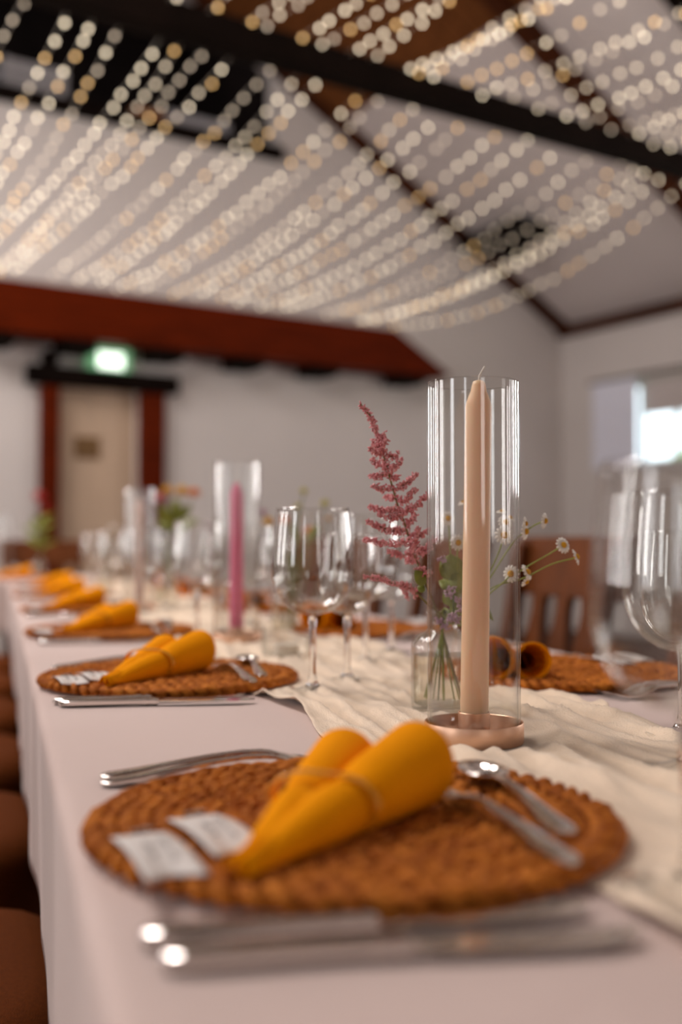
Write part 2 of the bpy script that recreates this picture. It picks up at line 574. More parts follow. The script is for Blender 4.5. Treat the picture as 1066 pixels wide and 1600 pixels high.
for layer in (0, 1):
    for i in range(n + 1):
        v_ = 7.30 + .60 * i / n
        du = .05 + .018 * math.sin(i * 1.05) + .004 * math.sin(i * .37) - .006 * layer
        for z in (1.68, 2.58):
            b.v.append(tuple(uv(U_R - du, v_, z)))
for i in range(n):
    b.f += [(2 * i, 2 * i + 2, 2 * i + 3, 2 * i + 1)]
    o_ = 2 * (n + 1)
    b.f += [(o_ + 2 * i, o_ + 2 * i + 1, o_ + 2 * i + 3, o_ + 2 * i + 2)]
cu = b.obj('curtain', 'curtain', angle=None)
tag(cu, 'pale gathered curtain hanging at the left of the window', 'curtain')
bl = MB().box(U_R + .02, U_R + .035, WV0 + .05, 7.28, 2.20, 2.545, uv).obj('roller_blind', 'blind', smooth=False)
tag(bl, 'half lowered grey-brown blind in the upper part of the window', 'blind')
rl = MB().tube([uv(U_R - .05, WV0 - .2, 2.60), uv(U_R - .05, 7.95, 2.60)], .016, 10).obj('curtain_rail', 'rail_dark')
tag(rl, 'thin dark curtain rail along the top of the window', 'curtain rail')

# frames in the openings that let the daylight in (out of the picture)
for i, (v_, w_) in enumerate(LEFT_WIN):
    b = MB()
    for q in (-w_ / 2, 0, w_ / 2):
        b.box(U_L - .02, U_L + .02, v_ + q - .015, v_ + q + .015, 0.95, 2.25, uv)
    for z in (0.95, 2.19):
        b.box(U_L - .02, U_L + .02, v_ - w_ / 2, v_ + w_ / 2, z, z + .06, uv)
    struct(b.obj('window_%d' % (2 + i), 'window_frame', smooth=False))
for i, (v_, w_) in enumerate(RIGHT_WIN):
    b = MB()
    for q in (-w_ / 2, 0, w_ / 2):
        b.box(U_R - .02, U_R + .02, v_ + q - .03, v_ + q + .03, 1.35, 2.55, uv)
    struct(b.obj('window_%d' % (6 + i), 'window_frame', smooth=False))

# garden outside the window
gr = struct(MB().box(U_R + .3, U_R + 30, -12, 26, -.3, -.2, uv).obj('ground', 'grass', smooth=False))
b = MB()
rg = random.Random(3)
for i in range(150):
    c = uv(U_R + 6 + rg.uniform(-.6, .6), 7.4 + rg.uniform(-1.2, 4.0), 0)
    c.z = rg.uniform(0, 2.3)
    s = rg.uniform(.25, .5)
    b.blob(c, (Vector((s, 0, 0)), Vector((0, s, 0)), Vector((0, 0, s * .8))), 6, 4)
tag(b.obj('garden_hedge', 'hedge', smooth=False), 'blurred green hedge seen outside through the window', 'hedge')

# things stored in the dark loft
def crate(name, u_, v_, z, su, sv, sz, mat, label):
    r = empty(name, uv(u_, v_, z), UA)
    tag(r, label, 'crate')
    MB().box(-su / 2, su / 2, -sv / 2, sv / 2, 0, .03).obj('crate_floor', mat, r, smooth=False)
    n = max(3, int(sz / .12))
    for i in range(n):
        z0 = .03 + (sz - .03) * i / n
        z1 = z0 + (sz - .03) / n - .02
        for (x0, x1, y0, y1) in ((-su / 2, su / 2, -sv / 2, -sv / 2 + .02), (-su / 2, su / 2, sv / 2 - .02, sv / 2),
                                 (-su / 2, -su / 2 + .02, -sv / 2 + .02, sv / 2 - .02), (su / 2 - .02, su / 2, -sv / 2 + .02, sv / 2 - .02)):
            MB().box(x0, x1, y0, y1, z0, z1).obj('slat', mat, r, smooth=False)
    for sx in (-1, 1):
        for sy in (-1, 1):
            MB().box(sx * (su / 2 - .045) - .02, sx * (su / 2 - .045) + .02, sy * (sv / 2 - .045) - .02, sy * (sv / 2 - .045) + .02, .03, sz).obj('corner_post', mat, r, smooth=False)
    return r
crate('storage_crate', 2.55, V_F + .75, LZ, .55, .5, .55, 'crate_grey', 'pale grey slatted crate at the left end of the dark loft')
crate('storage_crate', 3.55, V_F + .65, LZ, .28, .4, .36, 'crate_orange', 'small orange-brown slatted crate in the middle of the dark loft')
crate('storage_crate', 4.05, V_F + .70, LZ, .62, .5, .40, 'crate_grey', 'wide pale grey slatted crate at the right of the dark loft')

# ------------------------------------------------------------------ fairy lights
bulb_me = {}
for key in BULBS:
    bulb_me[key] = MB().blob((0, 0, 0), (Vector((.0095, 0, 0)), Vector((0, .0095, 0)), Vector((0, 0, .0105))), 6, 4).mesh(key, key)
def light_string(pts, label, group, rng, first, last):
    wire = MB().tube(pts, .0016, 4, cap=False).obj('fairy_light_string', 'wire', angle=None, fix=False)
    tag(wire, label, 'string lights', group)
    # walk along the string
    acc, step = rng.uniform(0, .1), .125
    lvl = rng.choice((0, 0, 1, 1, 2))
    for a, c in zip(pts, pts[1:]):
        L = (c - a).length
        while acc < L:
            p = a.lerp(c, acc / L)
            vv = p.dot(VX)
            if first < vv < last:
                key = 'bulb_amber' if rng.random() < .22 else BULBS[lvl if rng.random() < .75 else rng.choice((0, 1, 2))]
                o = bpy.data.objects.new('bulb', bulb_me[key])
                o.location = p + Vector((rng.uniform(-.012, .012), rng.uniform(-.012, .012), -.010 + rng.uniform(-.008, .008)))
                COL.objects.link(o)
                o.parent = wire
            acc += step * rng.uniform(.85, 1.15)
        acc -= L
def ordn(i):
    return '%d%s' % (i, 'th' if 10 <= i % 100 <= 20 else {1: 'st', 2: 'nd', 3: 'rd'}.get(i % 10, 'th'))
rng = random.Random(11)
u_ = 1.05
i = 0
while u_ < 5.9:
    sag = rng.uniform(.05, .16) + .10 * max(0, (u_ - 4.2) / 1.5)
    du = rng.uniform(-.32, -.04)
    z_end = 2.965 + rng.uniform(-.01, .02)
    pts = []
    n = 22
    for k in range(n + 1):
        t = k / n
        pts.append(uv(u_ + du * t, TB_V + .07 + (BV - .02 - TB_V - .07) * t, (3.43) * (1 - t) + z_end * t - sag * 4 * t * (1 - t)))
    if i == 0:
        lab = 'leftmost warm white fairy-light string running to the red-brown gable beam'
    elif False:
        lab = 'rightmost warm white fairy-light string sagging to the end of the gable beam'
    else:
        lab = 'warm white fairy-light string to the gable beam, %s from the left' % ordn(i + 1)
    light_string(pts, lab, 'fairy-light strings between the tie beam and the gable beam', rng, 0, 99)
    u_ += rng.uniform(.10, .30)
    i += 1
u_ = 1.6
i = 0
while u_ < 7.2:
    sag = rng.uniform(-.02, .14)
    du = rng.uniform(-.15, .15)
    pts = []
    n = 20
    for k in range(n + 1):
        t = k / n
        pts.append(uv(u_ + du * t, TB_V - .07 + (1.14 - TB_V + .07) * t, 3.52 - sag * 4 * t * (1 - t)))
    i += 1
    light_string(pts, 'fairy-light string on the near side of the black tie beam, %s from the left' % ordn(i),
                 'fairy-light strings on the near side of the tie beam', rng, 1.6, 99)
    u_ += rng.uniform(.08, .24)

# ------------------------------------------------------------------ the long table
TZ = 0.75
TX0, TX1, TY0, TY1 = 0.040, 0.890, -0.45, 4.95
tb = empty('banquet_table', ((TX0 + TX1) / 2, (TY0 + TY1) / 2, 0))
tag(tb, 'long banquet table under the white cloth', 'table')
hw, hl = (TX1 - TX0) / 2 - .012, (TY1 - TY0) / 2 - .012
MB().box(-hw, hw, -hl, hl, TZ - .035, TZ - .004).obj('tabletop', 'table_wood', tb, smooth=False)
for sx in (-1, 1):
    for fy in (-1, -.34, .34, 1):
        x, y = sx * (hw - .22), fy * (hl - .25)
        MB().box(x - .03, x + .03, y - .03, y + .03, 0, TZ - .035).obj('leg', 'table_wood', tb, smooth=False)

def draped_cloth(name, x0, x1, y0, y1, z, drop, mat, seed, step=.02):
    """cloth on a table: flat top, rounded edge and a softly waving drop"""
    rg = random.Random(seed)
    pts = []
    def seg(ax, ay, bx, by):
        L = math.hypot(bx - ax, by - ay)
        n = max(2, int(L / step))
        for k in range(n):
            pts.append((ax + (bx - ax) * k / n, ay + (by - ay) * k / n))
    seg(x0, y0, x1, y0); seg(x1, y0, x1, y1); seg(x1, y1, x0, y1); seg(x0, y1, x0, y0)
    n = len(pts)
    cx, cy = (x0 + x1) / 2, (y0 + y1) / 2
    def nrm(p):
        nx = -1 if abs(p[0] - x0) < 1e-6 else (1 if abs(p[0] - x1) < 1e-6 else 0)
        ny = -1 if abs(p[1] - y0) < 1e-6 else (1 if abs(p[1] - y1) < 1e-6 else 0)
        return nx, ny
    rings = []
    prof = [(-.03, 0), (-.012, 0), (-.006, -.0012), (-.002, -.004), (0, -.010)] + [(0, -.010 - (drop - .010) * k / 12) for k in range(1, 13)]
    for j, (off, dz) in enumerate(prof):
        ring = []
        for i, p in enumerate(pts):
            nx, ny = nrm(p)
            f = max(0, (-dz - .012) / (drop - .012))
            s = i * step
            wv = (.008 * noise.noise((s * 2.2, seed, 0)) + .010 * noise.noise((s * 5.5, seed + 3, dz * 1.5))) * f
            wv -= .004 * f
            hem = .012 * noise.noise((s * 1.3, seed + 9, 0)) * f
            ring.append((p[0] + nx * (off + wv), p[1] + ny * (off + wv), z + dz + hem))
        rings.append(ring)
    b = MB()
    vs = [p for r in rings for p in r]
    fs = []
    nx = max(2, int((x1 - x0) / step))
    ny = max(2, int((y1 - y0) / step))
    # top: strips between the two long sides of the inner ring
    for k in range(ny):
        a, c = nx + k, nx + k + 1
        e, g = (2 * nx + 2 * ny - k) % n, (2 * nx + 2 * ny - k - 1) % n
        fs.append((e, a, c, g))
    for j in range(len(rings) - 1):
        for k in range(n):
            l = (k + 1) % n
            fs.append((j * n + k, (j + 1) * n + k, (j + 1) * n + l, j * n + l))
    b.add(vs, fs)
    o = b.obj(name, mat, angle=None)
    m = o.modifiers.new('solid', 'SOLIDIFY')
    m.thickness = .0012
    m.offset = -1
    return o
tc = draped_cloth('tablecloth', TX0, TX1, TY0, TY1, TZ, .225, 'tablecloth', 2)
tag(tc, 'white tablecloth draped over the long banquet table', 'tablecloth')

# place-setting centres
L_C = [(0.212, 0.632 + .744 * k) for k in range(6)]
R_C = [(0.718, 0.516 + .744 * k) for k in range(6)]
CANDLES = [(0.405, 0.868), (0.403, 1.857), (0.352, 2.82)]
VASES = [(0.452, 1.046), (0.545, 2.03), (0.45, 3.03), (0.36, 3.9)]

# crinkled gauze runner
b = MB()
nx_, ny_ = 84, 1150
rx0, rx1, ry0, ry1 = 0.292, 0.605, -0.42, 4.90
flat = [(x, y, .172) for x, y in L_C + R_C] + [(x, y, .05) for x, y in CANDLES] + [(x, y, .04) for x, y in VASES]
RUN_T = 0.0022
def ridge(x, y):
    wx = x + .035 * noise.noise((x * 3, y * 1.6, 1.7)) - .12 * y * .35
    a = 1 - abs(noise.noise((wx * 34, y * 4.0, 5.1))) * 2.0
    c = 1 - abs(noise.noise((wx * 70, y * 8.0, 9.3))) * 2.0
    e = noise.noise((x * 8, y * 5, 2.2)) * .5 + .5
    return max(0, .62 * max(0, a) ** 1.6 + .30 * max(0, c)) * (.45 + .8 * e)
for j in range(ny_ + 1):
    y = ry0 + (ry1 - ry0) * j / ny_
    e0 = .016 * noise.noise((y * 6, 0, 4)) + .007 * noise.noise((y * 22, 1, 4))
    e1 = .016 * noise.noise((y * 6, 7, 4)) + .007 * noise.noise((y * 22, 9, 4))
    for i in range(nx_ + 1):
        t = i / nx_
        x = (rx0 + e0) * (1 - t) + (rx1 + e1) * t
        amp = .0165
        for fx, fy, fr in flat:
            d = math.hypot(x - fx, y - fy)
            if d < fr + .03:
                amp *= max(0, min(1, (d - fr) / .03))
        b.v.append((x, y, TZ + RUN_T + amp * ridge(x, y)))
for j in range(ny_):
    for i in range(nx_):
        a = j * (nx_ + 1) + i
        b.f.append((a, a + 1, a + nx_ + 2, a + nx_ + 1))
ru = b.obj('table_runner', 'gauze', angle=None, fix=False)
m = ru.modifiers.new('solid', 'SOLIDIFY')
m.thickness = .0015
m.offset = -1
tag(ru, 'cream crinkled gauze runner along the middle of the table', 'table runner')
ZR = TZ + RUN_T + .0004          # standing height on the flattened runner

# ------------------------------------------------------------------ place-setting pieces (prototypes)
def make_mat():
    base = MB().lathe([(0, .0), (.158, 0), (.160, .003), (.158, .005), (0, .005)], 64, closed=False).obj('placemat', 'seagrass')
    rw = .0205
    nr = 8
    for q in range(nr):
        rr = .165 - rw / 2 - q * rw
        b = MB()
        rgm = random.Random(q)
        cnt = max(5, int(2 * PI * rr / .0150))
        for k in range(cnt):
            for s in (-1, 1):
                a = 2 * PI * (k + (.5 if s > 0 else 0) + rgm.uniform(-.08, .08)) / cnt
                rad = rr + s * rw * .23
                er = Vector((math.cos(a), math.sin(a), 0))
                et = Vector((-math.sin(a), math.cos(a), 0))
                ln = (et * .86 + er * s * .52).normalized()
                wd = Vector((0, 0, 1)).cross(ln)
                tl = Vector((0, 0, rgm.uniform(.1, .3)))
                b.blob(er * rad + Vector((0, 0, .0062 + rgm.uniform(-.0006, .0010))),
                       ((ln + tl * -s) * .0122, wd * .0056 * rgm.uniform(.8, 1.1), Vector((0, 0, .0052))), 6, 4)
        b.obj('braid_coil', 'seagrass', base, angle=None)
    return base
mat0 = make_mat()

NAP_L = 0.176
def make_napkin():
    root = empty('napkin')
    rgn = random.Random(5)
    for idx, (ang, rmouth, L, turn) in enumerate(((0.0, .0285, NAP_L, 1), (R(16.5), .0245, NAP_L * .97, -1))):
        b = MB()
        n, m = 56, 26
        ax = Vector((math.cos(ang), math.sin(ang), 0))
        ay = Vector((-math.sin(ang), math.cos(ang), 0))
        for j in range(m + 1):
            t = j / m
            r = .0062 + (rmouth - .0062) * (t ** .85)
            r *= 1 - .13 * math.exp(-((t - .52) / .07) ** 2)      # drawn in by the ring
            for i in range(n + 1):
                th = 2 * PI * 1.42 * i / n
                rr = r * (1 - .16 * i / n)
                a = turn * th - PI * .5
                yy, zz = rr * math.cos(a), rr * math.sin(a)
                zz = max(zz, -r * .86)
                xo = t * L + .003 * math.sin(a) * t + .016 * (1 - t) * (.5 + .5 * math.sin(a))
                b.v.append(tuple(ax * xo + ay * yy + Vector((0, 0, zz + r * .87))))
        for j in range(m):
            for i in range(n):
                a = j * (n + 1) + i
                b.f.append((a, a + 1, a + n + 2, a + n + 1))
        o = b.obj('rolled_side', 'napkin', root, angle=None, fix=False)
        mo = o.modifiers.new('solid', 'SOLIDIFY')
        mo.thickness = .0016
        mo.offset = 0
    # folded lip joining both sides at the tip
    b = MB()
    n = 24
    for j in range(9):
        x = -.006 + .085 * j / 8
        for i in range(n + 1):
            t = i / n * 2 - 1
            half = .009 + .14 * max(x, 0)
            yc = x * math.tan(R(8.75)) + t * half * .9
            z = .0035 + (.016 + .10 * x) * (1 - t * t) * (.55 + .45 * j / 8) - .010 * math.exp(-(t / .22) ** 2) * (1 - j / 10)
            b.v.append((x, yc, z))
    for j in range(8):
        for i in range(n):
            a = j * (n + 1) + i
            b.f.append((a, a + 1, a + n + 2, a + n + 1))
    o = b.obj('folded_tip', 'napkin', root, angle=None, fix=False)
    mo = o.modifiers.new('solid', 'SOLIDIFY')
    mo.thickness = .0016
    # ring band round both rolls
    b = MB()
    pts = []
    x = NAP_L * .52
    prof = []
    for k in range(40):
        a = 2 * PI * k / 40
        y = math.cos(a) * .0345
        z = math.sin(a) * .0165
        bulge = 1 + .10 * math.cos(2 * a)
        prof.append((y, z * (1 + .22 * abs(math.cos(a)))))
    rings = []
    for dx, s in ((-.003, 1.0), (0, 1.05), (.003, 1.0)):
        rings.append([(x + dx - y * .16, y * s + x * math.tan(R(8.75)), .0172 + z * s) for y, z in prof])
    for dx, s in ((.003, .95), (-.003, .95)):
        rings.append([(x + dx - y * .16, y * s + x * math.tan(R(8.75)), .0172 + z * s) for y, z in prof])
    rings.append(rings[0])
    b.loft(rings, cap=False)
    o = b.obj('napkin_ring', 'napkin_ring', root)
    o['label'] = 'shiny orange band round the rolls'
    return root
nap0 = make_napkin()

def strip(stations, n=10):
    """stations: (x, half width, z centre, half thickness)"""
    rings = []
    for x, hw_, zc, ht in stations:
        ring = []
        for k in range(n):
            a = 2 * PI * (k + .5) / n
            c, s = math.cos(a), math.sin(a)
            c = math.copysign(abs(c) ** .6, c)
            s = math.copysign(abs(s) ** .7, s)
            ring.append((x, hw_ * c, zc + ht * s))
        rings.append(ring)
    return MB().loft(rings)

HANDLE = [(0, .0020, .0030, .0010), (.003, .0070, .0031, .0017), (.010, .0095, .0034, .0020), (.028, .0088, .0048, .0021),
          (.055, .0062, .0085, .0021), (.085, .0044, .0120, .0021), (.110, .0036, .0138, .0022), (.126, .0036, .0134, .0022), (.134, .0045, .0125, .0018)]
def make_fork(name, sc):
    h = strip([(x * sc, w_ * sc, z * sc, t * sc) for x, w_, z, t in HANDLE]).obj(name, 'steel')
    hd = strip([(x * sc, w_ * sc, z * sc, t * sc) for x, w_, z, t in
                [(.133, .0044, .0126, .0018), (.139, .0085, .0110, .0014), (.146, .0118, .0090, .0011), (.153, .0126, .0072, .0010), (.157, .0127, .0063, .0010)]])
    for q in (-1.5, -.5, .5, 1.5):
        rings = []
        for x, hw_, zc, ht in ((.156, .0024, .0064, .0010), (.168, .0021, .0045, .0009), (.180, .0018, .0042, .0008), (.190, .0014, .0060, .0007), (.196, .0007, .0078, .0004)):
            yc = q * .0070 * (1 - .03 * (x - .156) / .04)
            rings.append([(x * sc, (yc + sy * hw_) * sc, (zc + sz * ht) * sc) for sy, sz in ((-1, -1), (1, -1), (1, 1), (-1, 1))])
        hd.loft(rings)
    hd.obj('tines', 'steel', h)
    return h
def make_spoon(sc):
    h = strip([(x * sc, w_ * sc, z * sc, t * sc) for x, w_, z, t in HANDLE]).obj('dessert_spoon', 'steel')
    b = MB()
    n, m = 20, 8
    cx, a_, bw_ = .163, .031, .0190
    for layer in (0, 1):
        for j in range(m + 1):
            q = j / m
            for k in range(n):
                an = 2 * PI * k / n
                x = cx + a_ * q * math.cos(an)
                y = bw_ * q * math.sin(an) * (1 - .12 * math.cos(an))
                z = .0016 + .0105 * q * q + layer * .0013
                b.v.append((x * sc, y * sc, z * sc))
    M = (m + 1) * n
    for j in range(m):
        for k in range(n):
            l = (k + 1) % n
            b.f.append((j * n + k, (j + 1) * n + k, (j + 1) * n + l, j * n + l))
            b.f.append((M + j * n + k, M + j * n + l, M + (j + 1) * n + l, M + (j + 1) * n + k))
    for k in range(n):
        l = (k + 1) % n
        b.f.append((m * n + k, M + m * n + k, M + m * n + l, m * n + l))
    b.obj('spoon_bowl', 'steel', h, angle=None, fix=False)
    return h
def make_knife():
    h = strip([(0, .0030, .0040, .0020), (.003, .0075, .0042, .0034), (.012, .0095, .0044, .0040), (.035, .0085, .0045, .0040), (.065, .0068, .0045, .0038),
               (.088, .0060, .0045, .0038), (.094, .0072, .0045, .0046), (.099, .0060, .0045, .0036), (.103, .0074, .0045, .0046), (.108, .0062, .0045, .0030)]).obj('table_knife', 'steel')
    rings = []
    for x, y0, y1 in ((.107, -.0050, .0050), (.116, -.0085, .0055), (.140, -.0098, .0062), (.170, -.0102, .0066), (.195, -.0090, .0066), (.207, -.0050, .0064), (.214, .0030, .0058)):
        rings.append([(x, y0, .0043), (x, (y0 + y1) / 2, .0036), (x, y1, .0034), (x, y1, .0056), (x, (y0 + y1) / 2, .0054), (x, y0, .0047)])
    MB().loft(rings).obj('blade', 'steel', h)
    return h
fork0 = make_fork('table_fork', 1.0)
dfork0 = make_fork('dessert_fork', .88)
spoon0 = make_spoon(.86)
knife0 = make_knife()

def make_tag():
    """paper flag with a swallow-tail end; x = width, y = length (tail at -y)"""
    n = 14
    b = MB()
    w_, L = .031, .094
    for layer in (0, 1):
        for j in range(n + 1):
            t = j / n
            for i in range(9):
                s = i / 8
                end = -L + .018 * (1 - abs(2 * s - 1))
                y = end * t
                z = .0006 + .0035 * math.sin(t * PI * 1.1) + .004 * t * t * abs(2 * s - 1) + layer * .0006
                b.v.append(((s - .5) * w_, y, z))
    M = (n + 1) * 9
    for j in range(n):
        for i in range(8):
            a = j * 9 + i
            b.f.append((a, a + 9, a + 10, a + 1))
            b.f.append((M + a, M + a + 1, M + a + 10, M + a + 9))
    for j in range(n):
        for i in (0, 8):
            a = j * 9 + i
            b.f.append((a, M + a, M + a + 9, a + 9))
    for i in range(8):
        for j in (0, n):
            a = j * 9 + i
            b.f.append((a, a + 1, M + a + 1, M + a))
    o = b.obj('place_card', 'card', angle=None)
    rgt = random.Random(2)
    for line, (x0, y0, y1, h) in enumerate(((.006, -.022, -.066, .0050), (-.003, -.030, -.058, .0036))):
        pts = []
        k = 44
        for q in range(k + 1):
            t = q / k
            y = y0 + (y1 - y0) * t
            zt = -y / L
            z = .0006 + .0035 * math.sin(zt * PI * 1.1) + .004 * zt * zt * .3 + .0009
            pts.append((x0 + h * .5 * math.sin(t * 38 + math.sin(t * 11)) * (.6 + .5 * math.sin(t * 7)), y + .0012 * math.cos(t * 38), z))
        lt = MB().tube(pts, .00045, 4).obj('handwriting', 'ink', o, angle=None)
    # small clip at the top end
    MB().tube([(-.004, .004, .002), (.006, .006, .0026), (.009, .004, .0026), (.004, .002, .0026), (-.004, .003, .002)], .0011, 6).obj('clip', 'steel', o)
    return o
tag0 = make_tag()

def wine_glass(name, H, rb, rr, hb, rf):
    """H height, rb bowl radius, rr rim radius, hb height of bowl bottom, rf foot radius"""
    root = empty(name)
    outer = []
    n = 22
    bh = H - hb
    zmax = .42
    for k in range(n + 1):
        t = k / n
        if t < zmax:
            q = t / zmax
            r = rb * math.sqrt(max(0, 1 - (1 - q) ** 2.1))
        else:
            q = (t - zmax) / (1 - zmax)
            r = rb + (rr - rb) * (q ** 1.8)
        outer.append((max(r, .0003), hb + bh * t))
    th = .0010
    inner = [(max(r - th, .0002), z + (th * 1.8 if i < 5 else 0)) for i, (r, z) in enumerate(outer)]
    inner[0] = (.0002, hb + .004)
    MB().lathe(outer + inner[::-1], 56, closed=False).obj('bowl', 'glass_thin', root, angle=None)
    st = [(.0003, hb + .0005), (.006, hb - .0005), (.0052, hb - .006), (.0042, hb - .018), (.0038, hb * .55), (.0040, hb * .25), (.0052, .014), (.0085, .0075), (.0003, .0070)]
    MB().lathe(st, 20, closed=False).obj('stem', 'glass_solid', root, angle=None)
    ft = [(.0003, .0068), (.010, .0062), (rf * .55, .0036), (rf - .001, .0022), (rf, .0012), (rf - .001, .0004), (.0003, .0004)]
    MB().lathe(ft, 48, closed=False).obj('foot', 'glass_thin', root, angle=None)
    return root
big0 = wine_glass('wine_glass', .215, .0485, .0425, .088, .037)
small0 = wine_glass('white_wine_glass', .186, .0365, .0315, .082, .033)

ORD = ['nearest', 'second', 'third', 'fourth', 'fifth', 'sixth']
def which(k):
    return ('nearest the camera' if k == 0 else ORD[k] + ' from the camera')
first = {}
def put(proto, loc, rz, label, cat, group):
    if proto.name not in first:
        first[proto.name] = 1
        o = proto
        o.location = loc
        o.rotation_euler = (0, 0, rz)
    else:
        o = dup(proto, loc, rz)
    tag(o, label, cat, group)
    return o

MAT_Z = TZ + RUN_T + .0006
MAT_TOP = MAT_Z + .0118
rj = random.Random(21)
GLASS_SPOTS = []
for side, centres in (('left', L_C), ('right', R_C)):
    rot = 0 if side == 'left' else PI
    for k, (cx, cy) in enumerate(centres):
        j = 0 if k == 0 else 1
        def pos(dx, dy, z, cx=cx, cy=cy, rot=rot, j=j):
            dx += j * rj.uniform(-.006, .006)
            dy += j * rj.uniform(-.006, .006)
            return (cx + dx * math.cos(rot) - dy * math.sin(rot), cy + dx * math.sin(rot) + dy * math.cos(rot), z)
        ja = lambda a: R(j * rj.uniform(-a, a))
        wh = which(k)
        sd = 'on the %s side' % side
        put(mat0, pos(0, 0, MAT_Z), rot + k * .7, 'round braided seagrass placemat %s %s of the table' % (wh, sd), 'placemat', 'seagrass placemats')
        put(nap0, pos(*((-.095, -.110) if side == 'left' else (.031, -.066)), MAT_TOP - .0015), rot + R(38.5 if side == 'left' else 52) + ja(5), 'mustard yellow rolled napkin %s %s of the table' % (wh, sd), 'napkin', 'mustard napkins')
        # forks on the far side of the guest's mat, knives on the near side
        put(fork0, pos(-.140, .168, TZ + .0004), rot + R(3.0), 'table fork close along the placemat %s %s' % (wh, sd), 'fork', 'table forks')
        put(fork0, pos(-.138, .190, TZ + .0004), rot + R(1.5), 'outer table fork by the placemat %s %s' % (wh, sd), 'fork', 'table forks')
        put(knife0, pos(-.151, -.151, TZ + .0004), rot + R(-7.4) + ja(1), 'table knife close along the placemat %s %s' % (wh, sd), 'knife', 'table knives')
        put(knife0, pos(-.146, -.179, TZ + .0004), rot + R(-10.5) + ja(1), 'outer table knife by the placemat %s %s' % (wh, sd), 'knife', 'table knives')
        if side == 'left':
          put(dfork0, pos(.070, -.147, MAT_TOP - .002), rot + R(92.5), 'dessert fork on the placemat %s %s' % (wh, sd), 'fork', 'dessert forks')
          put(spoon0, pos(.096, -.098, MAT_TOP - .002), rot + R(85), 'dessert spoon on the placemat %s %s' % (wh, sd), 'spoon', 'dessert spoons')
        put(tag0, pos(-.136, -.022, MAT_TOP - .001), rot + R(5), 'white name card nearer the table edge, setting %s %s' % (wh, sd), 'place card', 'place cards')
        put(tag0, pos(-.100, .008, MAT_TOP - .001), rot + R(7), 'white name card nearer the napkin, setting %s %s' % (wh, sd), 'place card', 'place cards')
        if side == 'left':
            g1, g2 = pos(.118 if k == 0 else .134, -.179, ZR + .003), pos(.200, -.113, ZR + .003)
        else:
            g1, g2 = pos(.212, -.182, ZR + .003), pos(.128, -.305, ZR + .003)
        put(big0, g1, 0, 'large clear wine glass %s %s of the table' % (wh, sd), 'wine glass', 'large wine glasses')
        put(small0, g2, 0, 'smaller clear wine glass %s %s of the table' % (wh, sd), 'wine glass', 'small wine glasses')

# ------------------------------------------------------------------ candles in glass cylinders
def make_holder():
    r = empty('candle_holder')
    MB().lathe([(.0003, 0), (.0435, 0), (.0442, .001), (.0442, .0175), (.0438, .0182), (.0430, .0175), (.0430, .0032), (.0003, .0032)], 64, closed=False).obj('dish', 'copper', r)
    MB().lathe([(.0003, .0033), (.0142, .0033), (.0142, .0260), (.0138, .0264), (.0131, .0260), (.0131, .0090), (.0003, .0090)], 40, closed=False).obj('candle_cup', 'copper', r)
    return r
hold0 = make_holder()
cyl0 = MB().lathe([(.0415, 0), (.0415, .002), (.0415, .16), (.0415, .3165), (.0415, .3172), (.0411, .3180), (.0398, .3180), (.0394, .3172), (.0394, .3165), (.0394, .16), (.0394, .002), (.0394, 0)], 72).obj('glass_cylinder', 'glass_tube', angle=50)
def make_candle(mat, lean, H):
    root = empty('taper_candle')
    prof = [(.0003, 0), (.0118, 0)]
    for k in range(1, 13):
        prof.append((.0127 - .0009 * k / 12, H * .925 * k / 12))
    prof += [(.0108, H * .938), (.0090, H * .955), (.0072, H * .968), (.0063, H * .985), (.0052, H * .996), (.0022, H), (.0003, H)]
    b = MB().lathe(prof, 28, closed=False)
    b.obj('wax_body', mat, root, angle=70)
    MB().tube([(0, 0, H - .001), (.0005, 0, H + .004), (.0025, 0, H + .008), (.006, .001, H + .013)], .0009, 6).obj('wick', 'wick', root)
    root.rotation_euler = (0, lean, 0)
    return root
for k, (x, y) in enumerate(CANDLES):
    names = ['in front of the pink astilbe', 'with the pink candle, farther down the table', 'farthest along the table']
    h = hold0 if k == 0 else dup(hold0)
    h.location = (x, y, ZR)
    tag(h, ['copper candle dish in front of the pink astilbe', 'copper candle dish of the pink candle', 'copper candle dish farthest down the table'][k], 'candle holder', 'copper candle dishes')
    c = cyl0 if k == 0 else dup(cyl0)
    c.location = (x, y, ZR + .0034)
    tag(c, ['tall clear glass cylinder round the peach candle', 'tall clear glass cylinder round the pink candle', 'tall clear glass cylinder farthest down the table, before the door'][k], 'glass cylinder', 'candle cylinders')
    cd = make_candle(['candle_peach', 'candle_pink', 'candle_pale'][k], R([1.1, 0, 0][k]), [.315, .275, .285][k])
    cd.location = (x, y, ZR + .0092)
    tag(cd, ['tall peach taper candle inside the nearest glass cylinder', 'bright pink taper candle inside a glass cylinder', 'pale taper candle inside the farthest glass cylinder'][k], 'candle', 'taper candles')

